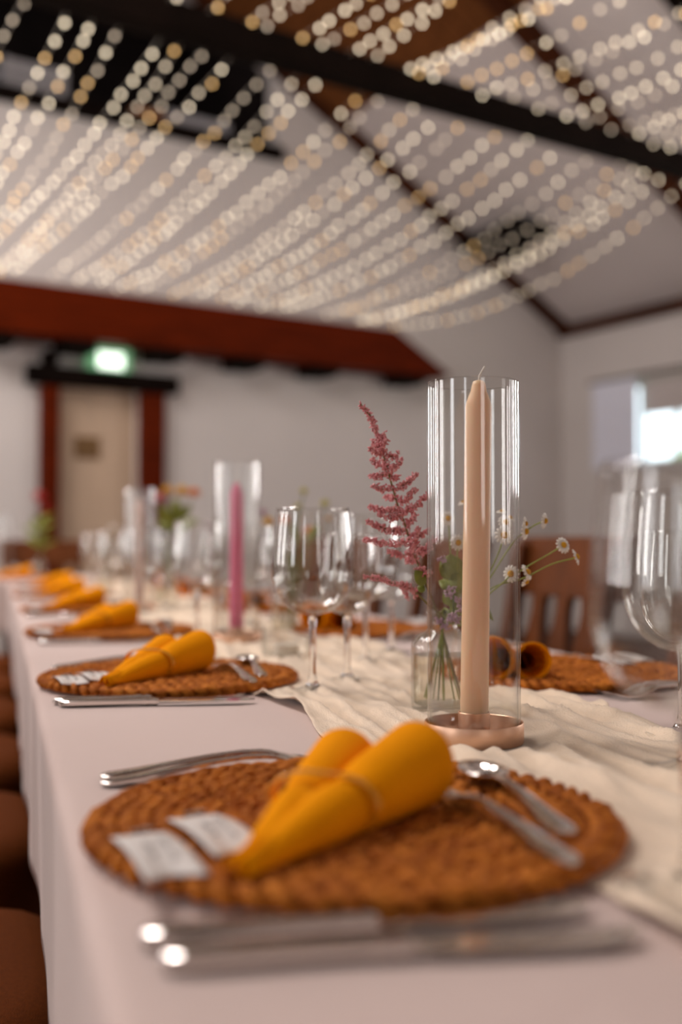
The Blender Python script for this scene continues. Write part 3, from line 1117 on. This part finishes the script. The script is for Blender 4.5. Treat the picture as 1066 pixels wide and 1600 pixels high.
# ------------------------------------------------------------------ flower vases
def make_bottle():
    r = empty('bottle_vase')
    o = [(.0003, 0), (.030, 0), (.0335, .002), (.0340, .006), (.0340, .066), (.0330, .072), (.0280, .078), (.0190, .083), (.0150, .087),
         (.0145, .096), (.0150, .100), (.0180, .1025), (.0180, .1045), (.0165, .1055)]
    inn = [(.0140, .104), (.0120, .098), (.0120, .088), (.0165, .0815), (.0260, .0755), (.0308, .070), (.0316, .064), (.0316, .008), (.0300, .006), (.0003, .006)]
    MB().lathe(o + inn, 56, closed=False).obj('bottle', 'glass_bottle', r, angle=None)
    MB().lathe([(.0003, .0065), (.0298, .0065), (.0312, .0085), (.0312, .058), (.0003, .058)], 40, closed=False).obj('water', 'water', r, angle=50)
    return r
bot0 = make_bottle()
VL = ['small clear bottle vase with pink astilbe, behind the nearest candle', 'small clear bottle vase with yellow-green sprigs beyond the wine glasses',
      'small clear bottle vase with orange and yellow flowers', 'small clear bottle vase of pale blooms toward the table end']
for k, (x, y) in enumerate(VASES):
    o = bot0 if k == 0 else dup(bot0)
    o.location = (x, y, ZR)
    tag(o, VL[k], 'vase', 'bottle vases')
VX0, VY0 = VASES[0]
NECK = Vector((VX0, VY0, ZR + .100))

def spline(pts, n=8):
    pts = [Vector(p) for p in pts]
    if len(pts) < 3:
        return [pts[0].lerp(pts[1], k / n) for k in range(n + 1)]
    out = []
    ext = [pts[0] * 2 - pts[1]] + pts + [pts[-1] * 2 - pts[-2]]
    for i in range(1, len(ext) - 2):
        p0, p1, p2, p3 = ext[i - 1:i + 3]
        for k in range(n):
            t = k / n
            out.append(.5 * ((2 * p1) + (p2 - p0) * t + (2 * p0 - 5 * p1 + 4 * p2 - p3) * t * t + (3 * p1 - p0 - 3 * p2 + p3) * t ** 3))
    out.append(pts[-1])
    return out

def in_vase(ang, rad=.020):
    """two points that bring a stem down through the bottle neck"""
    return [NECK + Vector((.006 * math.cos(ang), .006 * math.sin(ang), 0)),
            NECK + Vector((-rad * math.cos(ang), -rad * math.sin(ang), -.088))]

# pink astilbe plume
def z3(x, y, dd=0.0):       # crop coordinates of the plume -> point
    px, py = 550 + x / 4.573, 610 + y / 4.573
    t = (py - 632) / 330
    return at(px, py, 1.055 + .055 * t + dd)
stem_px = [(60, 100), (130, 180), (160, 260), (200, 370), (250, 550), (290, 690), (330, 830), (370, 930), (410, 1060), (450, 1190), (500, 1300), (545, 1420)]
stem = [z3(*p) for p in stem_px] + [z3(600, 1560, .01)] + in_vase(2.6)
rf = random.Random(9)
def florets(b, path, r0, r1, dens, size=.0019):
    """small flower blobs packed round a spray"""
    L = sum((c - a).length for a, c in zip(path, path[1:]))
    n = max(4, int(L * dens))
    for q in range(n):
        t = (q + rf.random()) / n
        s = t * (len(path) - 1)
        i = min(int(s), len(path) - 2)
        p = path[i].lerp(path[i + 1], s - i)
        rad = (r0 * (1 - t) + r1 * t) * math.sqrt(rf.random())
        o = Vector((rf.gauss(0, 1), rf.gauss(0, 1), rf.gauss(0, 1))).normalized() * rad
        sz = size * rf.uniform(.6, 1.25)
        ax = Vector((rf.gauss(0, 1), rf.gauss(0, 1), rf.gauss(0, 1))).normalized()
        bx = ax.orthogonal().normalized()
        b.blob(p + o, (bx * sz * .75, ax.cross(bx) * sz * .55, ax * sz * 1.25), 4, 3)
def astilbe(name, stem, branches, label):
    root = empty(name, stem[-1])
    tag(root, label, 'flower')
    mv = Vector(stem[-1])
    sb = MB().tube([p - mv for p in spline(stem, 5)], .0011, 6)
    for path in branches:
        sb.tube([p - mv for p in path], .00045, 4)
    sb.obj('stem', 'astilbe_stem', root)
    return root, mv
br = [((230, 440), (130, 410)), ((250, 450), (330, 455)), ((240, 530), (140, 490)), ((250, 560), (350, 495)), ((250, 580), (135, 610)),
      ((265, 590), (330, 620)), ((290, 690), (145, 680)), ((310, 700), (460, 590)), ((310, 760), (235, 745)), ((330, 800), (460, 700)),
      ((340, 850), (120, 825)), ((350, 880), (550, 735)), ((355, 900), (195, 885)), ((375, 950), (460, 890)), ((390, 1010), (105, 930)),
      ((400, 1040), (560, 1000)), ((410, 1080), (90, 1065)), ((425, 1100), (560, 1140)), ((440, 1160), (250, 1150)), ((450, 1190), (390, 1205)),
      ((470, 1250), (560, 1310)), ((215, 400), (150, 370)), ((205, 380), (245, 340)), ((190, 330), (230, 300)), ((450, 1180), (590, 1060)), ((430, 1120), (480, 980))]
paths = []
for q, (a, c) in enumerate(br):
    dd = ((q * 37) % 11 - 5) / 5 * .012
    A, C = z3(*a), z3(c[0], c[1], dd)
    mid = A.lerp(C, .5) + Vector((0, 0, -.003))
    paths.append(spline([A, mid, C], 5))
root, mv = astilbe('astilbe', stem, paths, 'tall feathery pink astilbe plume leaning left from the bottle vase')
fb = MB()
top = spline([z3(*p) for p in stem_px[:5]][::-1], 6)
florets(fb, [p - mv for p in top], .0062, .0022, 2600)
for path in paths:
    florets(fb, [p - mv for p in path], .0056, .0032, 3600)
fo = fb.obj('florets', 'astilbe', root, angle=None, fix=False)
fo['kind'] = 'stuff'
# a second, low spray of the same flower
stem2 = [z3(80, 1330), z3(200, 1350), z3(330, 1390), z3(440, 1430), z3(560, 1545)] + in_vase(2.9)
p2 = [spline([z3(a, c), z3(a2, c2)], 4) for a, c, a2, c2 in ((200, 1350, 150, 1325), (330, 1390, 420, 1385), (360, 1400, 400, 1490), (440, 1430, 460, 1480), (260, 1370, 230, 1330), (400, 1415, 470, 1430))]
root, mv = astilbe('astilbe', stem2, p2, 'short faded pink astilbe spray drooping low to the left of the bottle vase')
fb = MB()
florets(fb, [p - mv for p in spline([z3(80, 1330), z3(200, 1350), z3(330, 1390), z3(440, 1430)], 6)], .0026, .0030, 2000)
for path in p2:
    florets(fb, [p - mv for p in path], .0034, .0024, 2200)
fo = fb.obj('florets', 'astilbe', root, angle=None, fix=False)
fo['kind'] = 'stuff'

# chamomile daisies
def z4(x, y, d=1.10):
    return at(640 + x / 3.807, 760 + y / 3.807, d)
def daisy_meshes(np_=13, r=.0088):
    pb = MB()
    for k in range(np_):
        a = 2 * PI * k / np_
        ca, sa = math.cos(a), math.sin(a)
        pts = []
        for t, hw_, z in ((.30, .0009, .0002), (.6, .0014, .0006), (.88, .0014, -.0004), (1.0, .0006, -.0012)):
            for s in (-1, 1):
                x, y = r * t, s * hw_
                pts.append((x * ca - y * sa, x * sa + y * ca, z))
        up = [(x, y, z + .0004) for x, y, z in pts]
        o = pts + up
        fs = []
        for i in range(3):
            fs += [(2 * i, 2 * i + 2, 2 * i + 3, 2 * i + 1), (8 + 2 * i, 8 + 2 * i + 1, 8 + 2 * i + 3, 8 + 2 * i + 2)]
            fs += [(2 * i, 8 + 2 * i, 8 + 2 * i + 2, 2 * i + 2), (2 * i + 1, 2 * i + 3, 8 + 2 * i + 3, 8 + 2 * i + 1)]
        fs += [(6, 14, 15, 7)]
        pb.add(o, fs)
    db = MB().blob((0, 0, .0008), (Vector((.0034, 0, 0)), Vector((0, .0034, 0)), Vector((0, 0, .0030))), 10, 6)
    return pb.mesh('petals', 'petal_white'), db.mesh('disc', 'daisy_disc')
PM, DM = daisy_meshes()
def daisy_sprig(stem_pts, heads, label, mat='green_stem', rad=.0008):
    """stem_pts from flower to vase; heads: (point, facing, size)"""
    base = Vector(stem_pts[0][-1])
    root = empty('chamomile_sprig', base)
    tag(root, label, 'flower', 'chamomile sprigs in the bottle vase')
    sb = MB()
    for pts in stem_pts:
        sb.tube([p - base for p in spline(pts, 6)], rad, 6)
    sb.obj('stem', mat, root)
    for p, facing, s in heads:
        q = Vector(facing).to_track_quat('Z', 'Y').to_euler()
        h = bpy.data.objects.new('flower_head', PM)
        COL.objects.link(h)
        h.parent = root
        h.location = Vector(p) - base
        h.rotation_euler = q
        h.scale = (s, s, s)
        d = bpy.data.objects.new('disc', DM)
        COL.objects.link(d)
        d.parent = h
    return root
TOCAM = -(CAM_M @ Vector((0, 0, -1)))
RGT = CAM_M @ Vector((1, 0, 0))
UP = Vector((0, 0, 1))
daisy_sprig([[z4(985, 425), z4(840, 465), z4(680, 545), z4(490, 605), z4(330, 760)] + in_vase(-.5)],
            [(z4(992, 420), RGT * .9 + UP * .35 + TOCAM * .3, 1.0)], 'chamomile daisy on the longest stem, reaching farthest right')
daisy_sprig([[z4(915, 350), z4(830, 402), z4(700, 478), z4(520, 600), z4(330, 780)] + in_vase(-.3)],
            [(z4(915, 350), TOCAM + RGT * .55 + UP * .4, 1.0)], 'chamomile daisy facing the camera, second from the right')
daisy_sprig([[z4(800, 207), z4(730, 240), z4(620, 330), z4(470, 560), z4(310, 800)] + in_vase(.1)],
            [(z4(805, 205), RGT * .9 + TOCAM * .5 + UP * -.1, .95), (z4(690, 268), RGT + TOCAM * .6, 1.05), (z4(690, 222), RGT + TOCAM * .4, .8)],
            'chamomile sprig with small daisies just right of the glass cylinder')
daisy_sprig([[z4(565, 290, 1.09), z4(520, 420, 1.09), z4(420, 620, 1.1), z4(300, 820, 1.12)] + in_vase(.6)],
            [(z4(565, 290, 1.09), TOCAM + UP * .15, 1.15), (z4(572, 215, 1.1), TOCAM + UP * .6 + RGT * .3, .95), (z4(550, 150, 1.11), UP + TOCAM * .3, .7), (z4(600, 190, 1.12), UP + RGT * .5 + TOCAM * .3, .8)],
            'chamomile sprig with a cluster of daisies right of the peach candle')
daisy_sprig([[z4(605, 520, 1.08), z4(560, 570, 1.08), z4(430, 680, 1.1), z4(300, 830, 1.12)] + in_vase(-.9)],
            [(z4(605, 520, 1.08), RGT * -.7 + TOCAM + UP * .1, 1.05), (z4(700, 510, 1.10), RGT * .5 + UP * .3 + TOCAM * .3, 1.0), (z4(695, 565, 1.11), RGT * .6 - UP * .5 + TOCAM * .4, .8)],
            'chamomile sprig low behind the right wall of the glass cylinder')
daisy_sprig([[z4(232, 190, 1.16), z4(240, 330, 1.16), z4(250, 600, 1.14), z4(240, 820, 1.13)] + in_vase(1.8)],
            [(z4(232, 190, 1.16), TOCAM + UP * .2, .95), (z4(320, 95, 1.17), UP + RGT * -.5 + TOCAM * .4, .7)],
            'chamomile daisy standing highest left of the peach candle')
daisy_sprig([[z4(290, 335, 1.13), z4(280, 450, 1.13), z4(270, 650, 1.13), z4(260, 820, 1.13)] + in_vase(2.2)],
            [(z4(290, 335, 1.13), TOCAM + RGT * .2, 1.0)], 'chamomile daisy half hidden at the left edge of the peach candle')

# leafy stem in the vase
def leaf_mesh(b, base, tip, width, nrm, fold=.25):
    base, tip, nrm = Vector(base), Vector(tip), Vector(nrm).normalized()
    ax = tip - base
    side = ax.cross(nrm).normalized()
    n = 7
    up, lo = [], []
    for k in range(n + 1):
        t = k / n
        wd = width * math.sin(PI * t ** .8) ** .8 if 0 < t < 1 else .0002
        c = base + ax * t + nrm * (.18 * ax.length * math.sin(PI * t) * .5)
        up.append((c - side * wd + nrm * wd * fold, c, c + side * wd + nrm * wd * fold))
    vs = []
    for tri in up:
        vs += list(tri)
    off = nrm * -.0004
    m = len(vs)
    vs += [p + off for p in vs]
    fs = []
    for k in range(n):
        for q in (0, 1):
            a = k * 3 + q
            fs.append((a, a + 1, a + 4, a + 3))
            fs.append((m + a, m + a + 3, m + a + 4, m + a + 1))
        fs.append((k * 3, k * 3 + 3, m + k * 3 + 3, m + k * 3))
        fs.append((k * 3 + 2, m + k * 3 + 2, m + k * 3 + 5, k * 3 + 5))
    b.add(vs, fs)
stemL = [z4(250, 440, 1.12), z4(250, 560, 1.12), z4(245, 740, 1.13)] + in_vase(1.2)
base = Vector(stemL[-1])
lroot = empty('leafy_sprig', base)
tag(lroot, 'leafy green sprig left of the candle in the bottle vase', 'foliage')
MB().tube([p - base for p in spline(stemL, 6)], .0013, 6).obj('stem', 'green_stem', lroot)
for (bx, by, tx, ty, wd, dn) in ((250, 560, 190, 430, .011, .3), (255, 570, 290, 420, .012, .0), (250, 600, 175, 560, .010, .6), (252, 620, 320, 520, .011, -.4),
                                 (250, 660, 200, 690, .009, .2), (250, 640, 310, 640, .009, .5), (250, 520, 245, 400, .010, -.2), (255, 700, 300, 720, .007, .2), (250, 600, 345, 570, .010, .1), (330, 620, 500, 800, .006, .3)):
    b = MB()
    leaf_mesh(b, z4(bx, by, 1.12) - base, z4(tx, ty, 1.12 + .012 * dn) - base, wd, TOCAM + RGT * dn + UP * .35)
    b.obj('leaf', 'leaf', lroot, angle=None, fix=False)
b = MB()
leaf_mesh(b, z4(90, 590, 1.10) - base, z4(30, 500, 1.09) - base, .007, TOCAM + UP * .4)
b.obj('leaf', 'leaf', lroot, angle=None, fix=False)
b = MB()
leaf_mesh(b, z4(95, 620, 1.10) - base, z4(45, 600, 1.10) - base, .005, TOCAM + UP * .6)
b.obj('leaf', 'leaf', lroot, angle=None, fix=False)
# small mauve blossoms at the bottle neck
stemM = [z4(265, 600, 1.10), z4(262, 700, 1.11), z4(255, 800, 1.12)] + in_vase(.9)
base = Vector(stemM[-1])
mroot = empty('mauve_sprig', base)
tag(mroot, 'sprig of small mauve blossoms just above the bottle neck', 'flower')
MB().tube([p - base for p in spline(stemM, 6)], .0010, 6).obj('stem', 'dark_stem', mroot)
b = MB()
for (x, y) in ((250, 610), (285, 670), (235, 640), (300, 720), (180, 800), (215, 830), (265, 760), (200, 430), (290, 790), (240, 780)):
    florets(b, [z4(x - 14, y, 1.10) - base, z4(x + 14, y + 8, 1.10) - base], .0042, .0036, 3400, .0020)
fo = b.obj('blossoms', 'petal_mauve', mroot, angle=None, fix=False)
fo['kind'] = 'stuff'

# bouquets farther along: round blooms on stems
def bloom(name, pos, r, mat, foot, label, stem_mat='dark_stem', petals=16):
    root = empty(name, foot)
    foot = Vector(foot)
    tag(root, label, 'flower')
    p = Vector(pos) - foot
    MB().tube(spline([p, p * .6 + Vector((0, 0, .02)), (0, 0, 0)], 6), .0013, 6).obj('stem', stem_mat, root)
    b = MB()
    rgb = random.Random(hash(name) % 97 + int(r * 1e4))
    for ring, cnt, tilt, rr in ((0, petals, -.25, .9), (1, petals, .25, 1.0), (2, int(petals * .7), .75, .95), (3, int(petals * .4), 1.2, .85)):
        for k in range(cnt):
            a = 2 * PI * (k + ring * .37) / cnt
            d = Vector((math.cos(a) * math.cos(tilt), math.sin(a) * math.cos(tilt), math.sin(tilt)))
            t = Vector((-math.sin(a), math.cos(a), 0))
            nn = d.cross(t)
            b.blob(p + d * r * rr * .5, (t * r * .26, nn * r * .07, d * r * rr * .5), 6, 4)
    b.obj('petals', mat, root, angle=None)
    MB().blob(p + Vector((0, 0, r * .62)), (Vector((r * .22, 0, 0)), Vector((0, r * .22, 0)), Vector((0, 0, r * .22))), 10, 6).obj('disc', 'daisy_disc', root)
    return root
def foot_of(k, a=0.0):
    return (VASES[k][0] + .012 * math.cos(a), VASES[k][1] + .012 * math.sin(a), ZR + .012)
d2 = 2.09
for px, py, r, mat, lab in ((475, 769, .011, 'petal_lime', 'small yellow-green bloom standing highest above the wine glasses'),
                            (508, 788, .012, 'petal_lime', 'yellow-green bloom right of the highest one above the wine glasses'),
                            (466, 792, .009, 'petal_lime', 'tiny yellow-green bud left below the highest bloom'),
                            (514, 812, .009, 'petal_yellow', 'small yellow bloom lowest above the wine glasses'),
                            (445, 815, .016, 'petal_orange', 'orange bloom seen through the left of the large wine glass'),
                            (485, 834, .019, 'petal_orange', 'rusty orange bloom seen through the middle of the large wine glass'),
                            (420, 817, .015, 'petal_yellow', 'yellow bloom left of the large wine glass'),
                            (411, 803, .013, 'petal_mauve', 'mauve bloom beside the pink candle cylinder')):
    bloom('small_flower', at(px, py, d2 + (px % 7) * .012), r, mat, foot_of(1, px), lab)
d3 = 3.03
for px, py, r, mat, lab in ((262, 768, .022, 'petal_yellow', 'yellow bloom on top of the far bouquet before the door'),
                            (285, 770, .026, 'petal_yellow', 'golden bloom in the middle of the far bouquet'),
                            (304, 772, .024, 'petal_orange', 'orange bloom at the right of the far bouquet'),
                            (250, 780, .024, 'petal_pink', 'dusty pink bloom at the left of the far bouquet'),
                            (272, 790, .020, 'petal_mauve', 'mauve bloom low in the far bouquet')):
    bloom('garden_flower', at(px, py, d3 + (px % 5) * .015), r, mat, foot_of(2, px), lab)
def leafy(name, k, pts, d, label):
    foot = Vector(foot_of(k, 1.0))
    root = empty(name, foot)
    tag(root, label, 'foliage')
    for q, (px, py, tx, ty, wd) in enumerate(pts):
        A, T = at(px, py, d), at(tx, ty, d + .02 * ((q % 3) - 1))
        MB().tube(spline([A - foot, (A - foot) * .5 + Vector((0, 0, .01)), (0, 0, 0)], 5), .0012, 5).obj('stem', 'green_stem', root)
        b = MB()
        leaf_mesh(b, A - foot, T - foot, wd, TOCAM + UP * .5 + RGT * ((q % 3) - 1) * .5)
        b.obj('leaf', 'leaf', root, angle=None, fix=False)
leafy('leafy_sprig', 2, [(275, 820, 250, 792, .016), (275, 815, 300, 790, .018), (272, 830, 245, 815, .015), (280, 830, 310, 812, .016), (275, 812, 275, 780, .016)], d3, 'green leaves in the far bouquet under the yellow blooms')
leafy('leafy_sprig', 1, [(470, 850, 455, 815, .008), (480, 850, 500, 820, .009), (455, 900, 448, 860, .007)], d2, 'green leaves among the yellow-green sprigs beyond the wine glasses')
for q, (dx, dz) in enumerate(((-.02, .2), (.03, .23))):
    bloom('garden_flower', (VASES[3][0] + dx, VASES[3][1], ZR + dz), .018, 'petal_white', foot_of(3, q), ['pale bloom, left one in the vase toward the table end', 'pale bloom, right one in the vase toward the table end'][q])

# low clear tealight glass between the settings
tl = empty('tealight_glass', (0.412, 1.545, ZR + .004))
tag(tl, 'low clear tealight glass standing on the runner behind the wine glasses', 'tealight holder')
MB().lathe([(.0003, 0), (.034, 0), (.036, .003), (.0375, .045), (.0365, .0455), (.0345, .006), (.0003, .006)], 40, closed=False).obj('glass_cup', 'glass_bottle', tl)
MB().lathe([(.0003, .0065), (.019, .0065), (.019, .021), (.0003, .020)], 28, closed=False).obj('wax', 'wax', tl)

# ------------------------------------------------------------------ chairs
def make_tub_chair():
    """padded brown chair facing +x, front edge of seat at x=0"""
    r = empty('upholstered_chair')
    b = MB()
    n = 40
    rings = []
    def outline(ins):
        out = []
        for k in range(n):
            a = 2 * PI * k / n
            c, s = math.cos(a), math.sin(a)
            p = 4.0
            q = (abs(c) ** p + abs(s) ** p) ** (-1 / p)
            out.append((-.25 + (.25 - ins) * q * c, (.235 - ins) * q * s))
        return out
    for ins, z in ((.03, .25), (.008, .262), (0, .29), (0, .40), (.006, .43), (.02, .452), (.05, .464), (.11, .469), (.17, .470)):
        rings.append([(x, y, z) for x, y in outline(ins)])
    b.loft(rings)
    b.obj('seat', 'brown_fabric', r, angle=None)
    b = MB()
    rings = []
    for z, t in ((.40, .045), (.46, .05), (.65, .05), (.84, .045), (.885, .03), (.90, .008)):
        ring = []
        for k in range(24):
            a = 2 * PI * k / 24
            ring.append((-.485 - (z - .4) * .12 + t * math.cos(a), .225 * math.copysign(abs(math.sin(a)) ** .5, math.sin(a)), z))
        rings.append(ring)
    b.loft(rings)
    b.obj('backrest', 'brown_fabric', r, angle=None)
    for x in (-.07, -.44):
        for y in (-.18, .18):
            MB().tube([(x, y, .255), (x * 1.02 - .005, y * 1.06, 0)], [.020, .013], 10).obj('leg', 'chair_wood', r)
    return r
tc0 = make_tub_chair()
for k, y in enumerate((1.27, 1.94, 2.57, 3.21, 3.86, 4.5)):
    o = tc0 if k == 0 else dup(tc0)
    o.location = (.088, y, 0)
    tag(o, 'brown padded chair tucked to the left of the table, %s' % which(k), 'chair', 'brown padded chairs on the left side')

def make_wood_chair():
    """rustic wooden chair facing -x with slatted back; origin at seat front centre"""
    r = empty('wooden_chair')
    bevel(MB().box(0, .42, -.215, .215, .43, .465).obj('seat', 'chair_wood', r, smooth=False), .012)
    for y in (-.18, .18):
        MB().tube([(.05, y, .43), (.02, y * 1.08, 0)], [.021, .015], 10).obj('leg', 'chair_wood', r)
        bevel(MB().prism([(.37, 0), (.41, 0), (.42, .45), (.50, .93), (.465, .93), (.38, .45)], lambda a, z, t: (a, t, z), y * 1.1 - .02, y * 1.1 + .02).obj('rear_post', 'chair_wood', r, smooth=False), .006)
    def back_x(z):
        return .425 + (z - .45) * .165
    def board(name, y0, y1, z0, z1, th=.022):
        b = MB()
        b.add([(back_x(z) + dx - th / 2 + .005, y, z) for z in (z0, z1) for y in (y0, y1) for dx in (0, th)],
              [(0, 1, 3, 2), (4, 6, 7, 5), (0, 4, 5, 1), (2, 3, 7, 6), (0, 2, 6, 4), (1, 5, 7, 3)])
        bevel(b.obj(name, 'chair_wood', r, smooth=False), .005)
    board('top_rail', -.235, .235, .80, .945, .03)
    board('lower_rail', -.18, .18, .53, .58)
    for y in (-.112, 0, .112):
        # baluster slat, waisted in the middle
        rings = []
        for z, hw_ in ((.575, .020), (.62, .034), (.67, .042), (.72, .030), (.77, .022), (.805, .028)):
            rings.append([(back_x(z) - .008, y - hw_, z), (back_x(z) + .012, y - hw_, z), (back_x(z) + .012, y + hw_, z), (back_x(z) - .008, y + hw_, z)])
        MB().loft(rings).obj('slat', 'chair_wood', r, smooth=False)
    MB().box(.03, .40, -.19, -.165, .20, .23).obj('stretcher', 'chair_wood', r, smooth=False)
    MB().box(.03, .40, .165, .19, .20, .23).obj('stretcher', 'chair_wood', r, smooth=False)
    return r
wc0 = make_wood_chair()
for k, y in enumerate((0.78, 1.50, 2.22, 2.94, 3.66, 4.4)):
    o = wc0 if k == 0 else dup(wc0)
    o.location = (.80, y, 0)
    o.rotation_euler = (0, 0, R((-4, 3, 2, -3, 4, 0)[k]))
    tag(o, 'dark wooden slat-back chair on the right side of the table, %s' % which(k), 'chair', 'wooden chairs on the right side')

# ------------------------------------------------------------------ head table at the far end, left
hx0, hx1, hy0, hy1 = -2.2, 0.55, 5.35, 6.05
ht = empty('head_table', ((hx0 + hx1) / 2, (hy0 + hy1) / 2, 0))
tag(ht, 'cross table standing at the far end before the door wall', 'table')
hw, hl = (hx1 - hx0) / 2 - .012, (hy1 - hy0) / 2 - .012
MB().box(-hw, hw, -hl, hl, TZ - .035, TZ - .004).obj('tabletop', 'table_wood', ht, smooth=False)
for sx in (-1, 1):
    for sy in (-1, 1):
        x, y = sx * (hw - .2), sy * (hl - .12)
        MB().box(x - .03, x + .03, y - .03, y + .03, 0, TZ - .035).obj('leg', 'table_wood', ht, smooth=False)
tag(draped_cloth('tablecloth', hx0, hx1, hy0, hy1, TZ, .25, 'tablecloth', 5, .04), 'white tablecloth on the cross table at the far end', 'tablecloth')
for k, x in enumerate((-.52, 0.10)):
    tag(dup(mat0, (x, 5.60, TZ + .0008), .4), 'braided placemat on the far cross table, %s one' % ('left', 'right')[k], 'placemat', 'seagrass placemats')
    tag(dup(nap0, (x - .12, 5.58, TZ + .012), R(15)), 'mustard napkin on the far cross table, %s one' % ('left', 'right')[k], 'napkin', 'mustard napkins')
for k, x in enumerate((-1.0, -.38, .24)):
    o = dup(wc0, (x, 6.02, 0), R(90))
    tag(o, 'wooden chair behind the far cross table, %s one' % ('leftmost', 'middle', 'rightmost')[k], 'chair', 'chairs at the far cross table')
hv = (0.20, 5.85)
o = dup(bot0, (hv[0], hv[1], TZ + .001))
tag(o, 'small bottle vase with red flowers on the far cross table', 'vase', 'bottle vases')
for q, (dx, dy, dz, r) in enumerate(((0, 0, .42, .045), (.03, .03, .36, .035))):
    bloom('red_flower', (hv[0] + dx, hv[1] + dy, TZ + dz), r, 'petal_red', (hv[0], hv[1], TZ + .012), ['red bloom highest at the far left before the door post', 'smaller red bloom under the highest at the far left'][q])
foot = Vector((hv[0], hv[1], TZ + .012))
root = empty('leafy_sprig', foot)
tag(root, 'dark green leaves under the red blooms at the far left', 'foliage')
for q in range(9):
    a = q * 2.4
    A = Vector((0, 0, .13 + .018 * q))
    T = A + Vector((.09 * math.cos(a), .09 * math.sin(a), .05))
    MB().tube([Vector((0, 0, 0)), A], .0014, 5).obj('stem', 'dark_stem', root)
    b = MB()
    leaf_mesh(b, A, T, .022, UP + TOCAM * .6)
    b.obj('leaf', 'leaf', root, angle=None, fix=False)
o = dup(cyl0, (0.02, 5.80, TZ + .004))
tag(o, 'clear glass cylinder on the far cross table at the left edge', 'glass cylinder', 'candle cylinders')
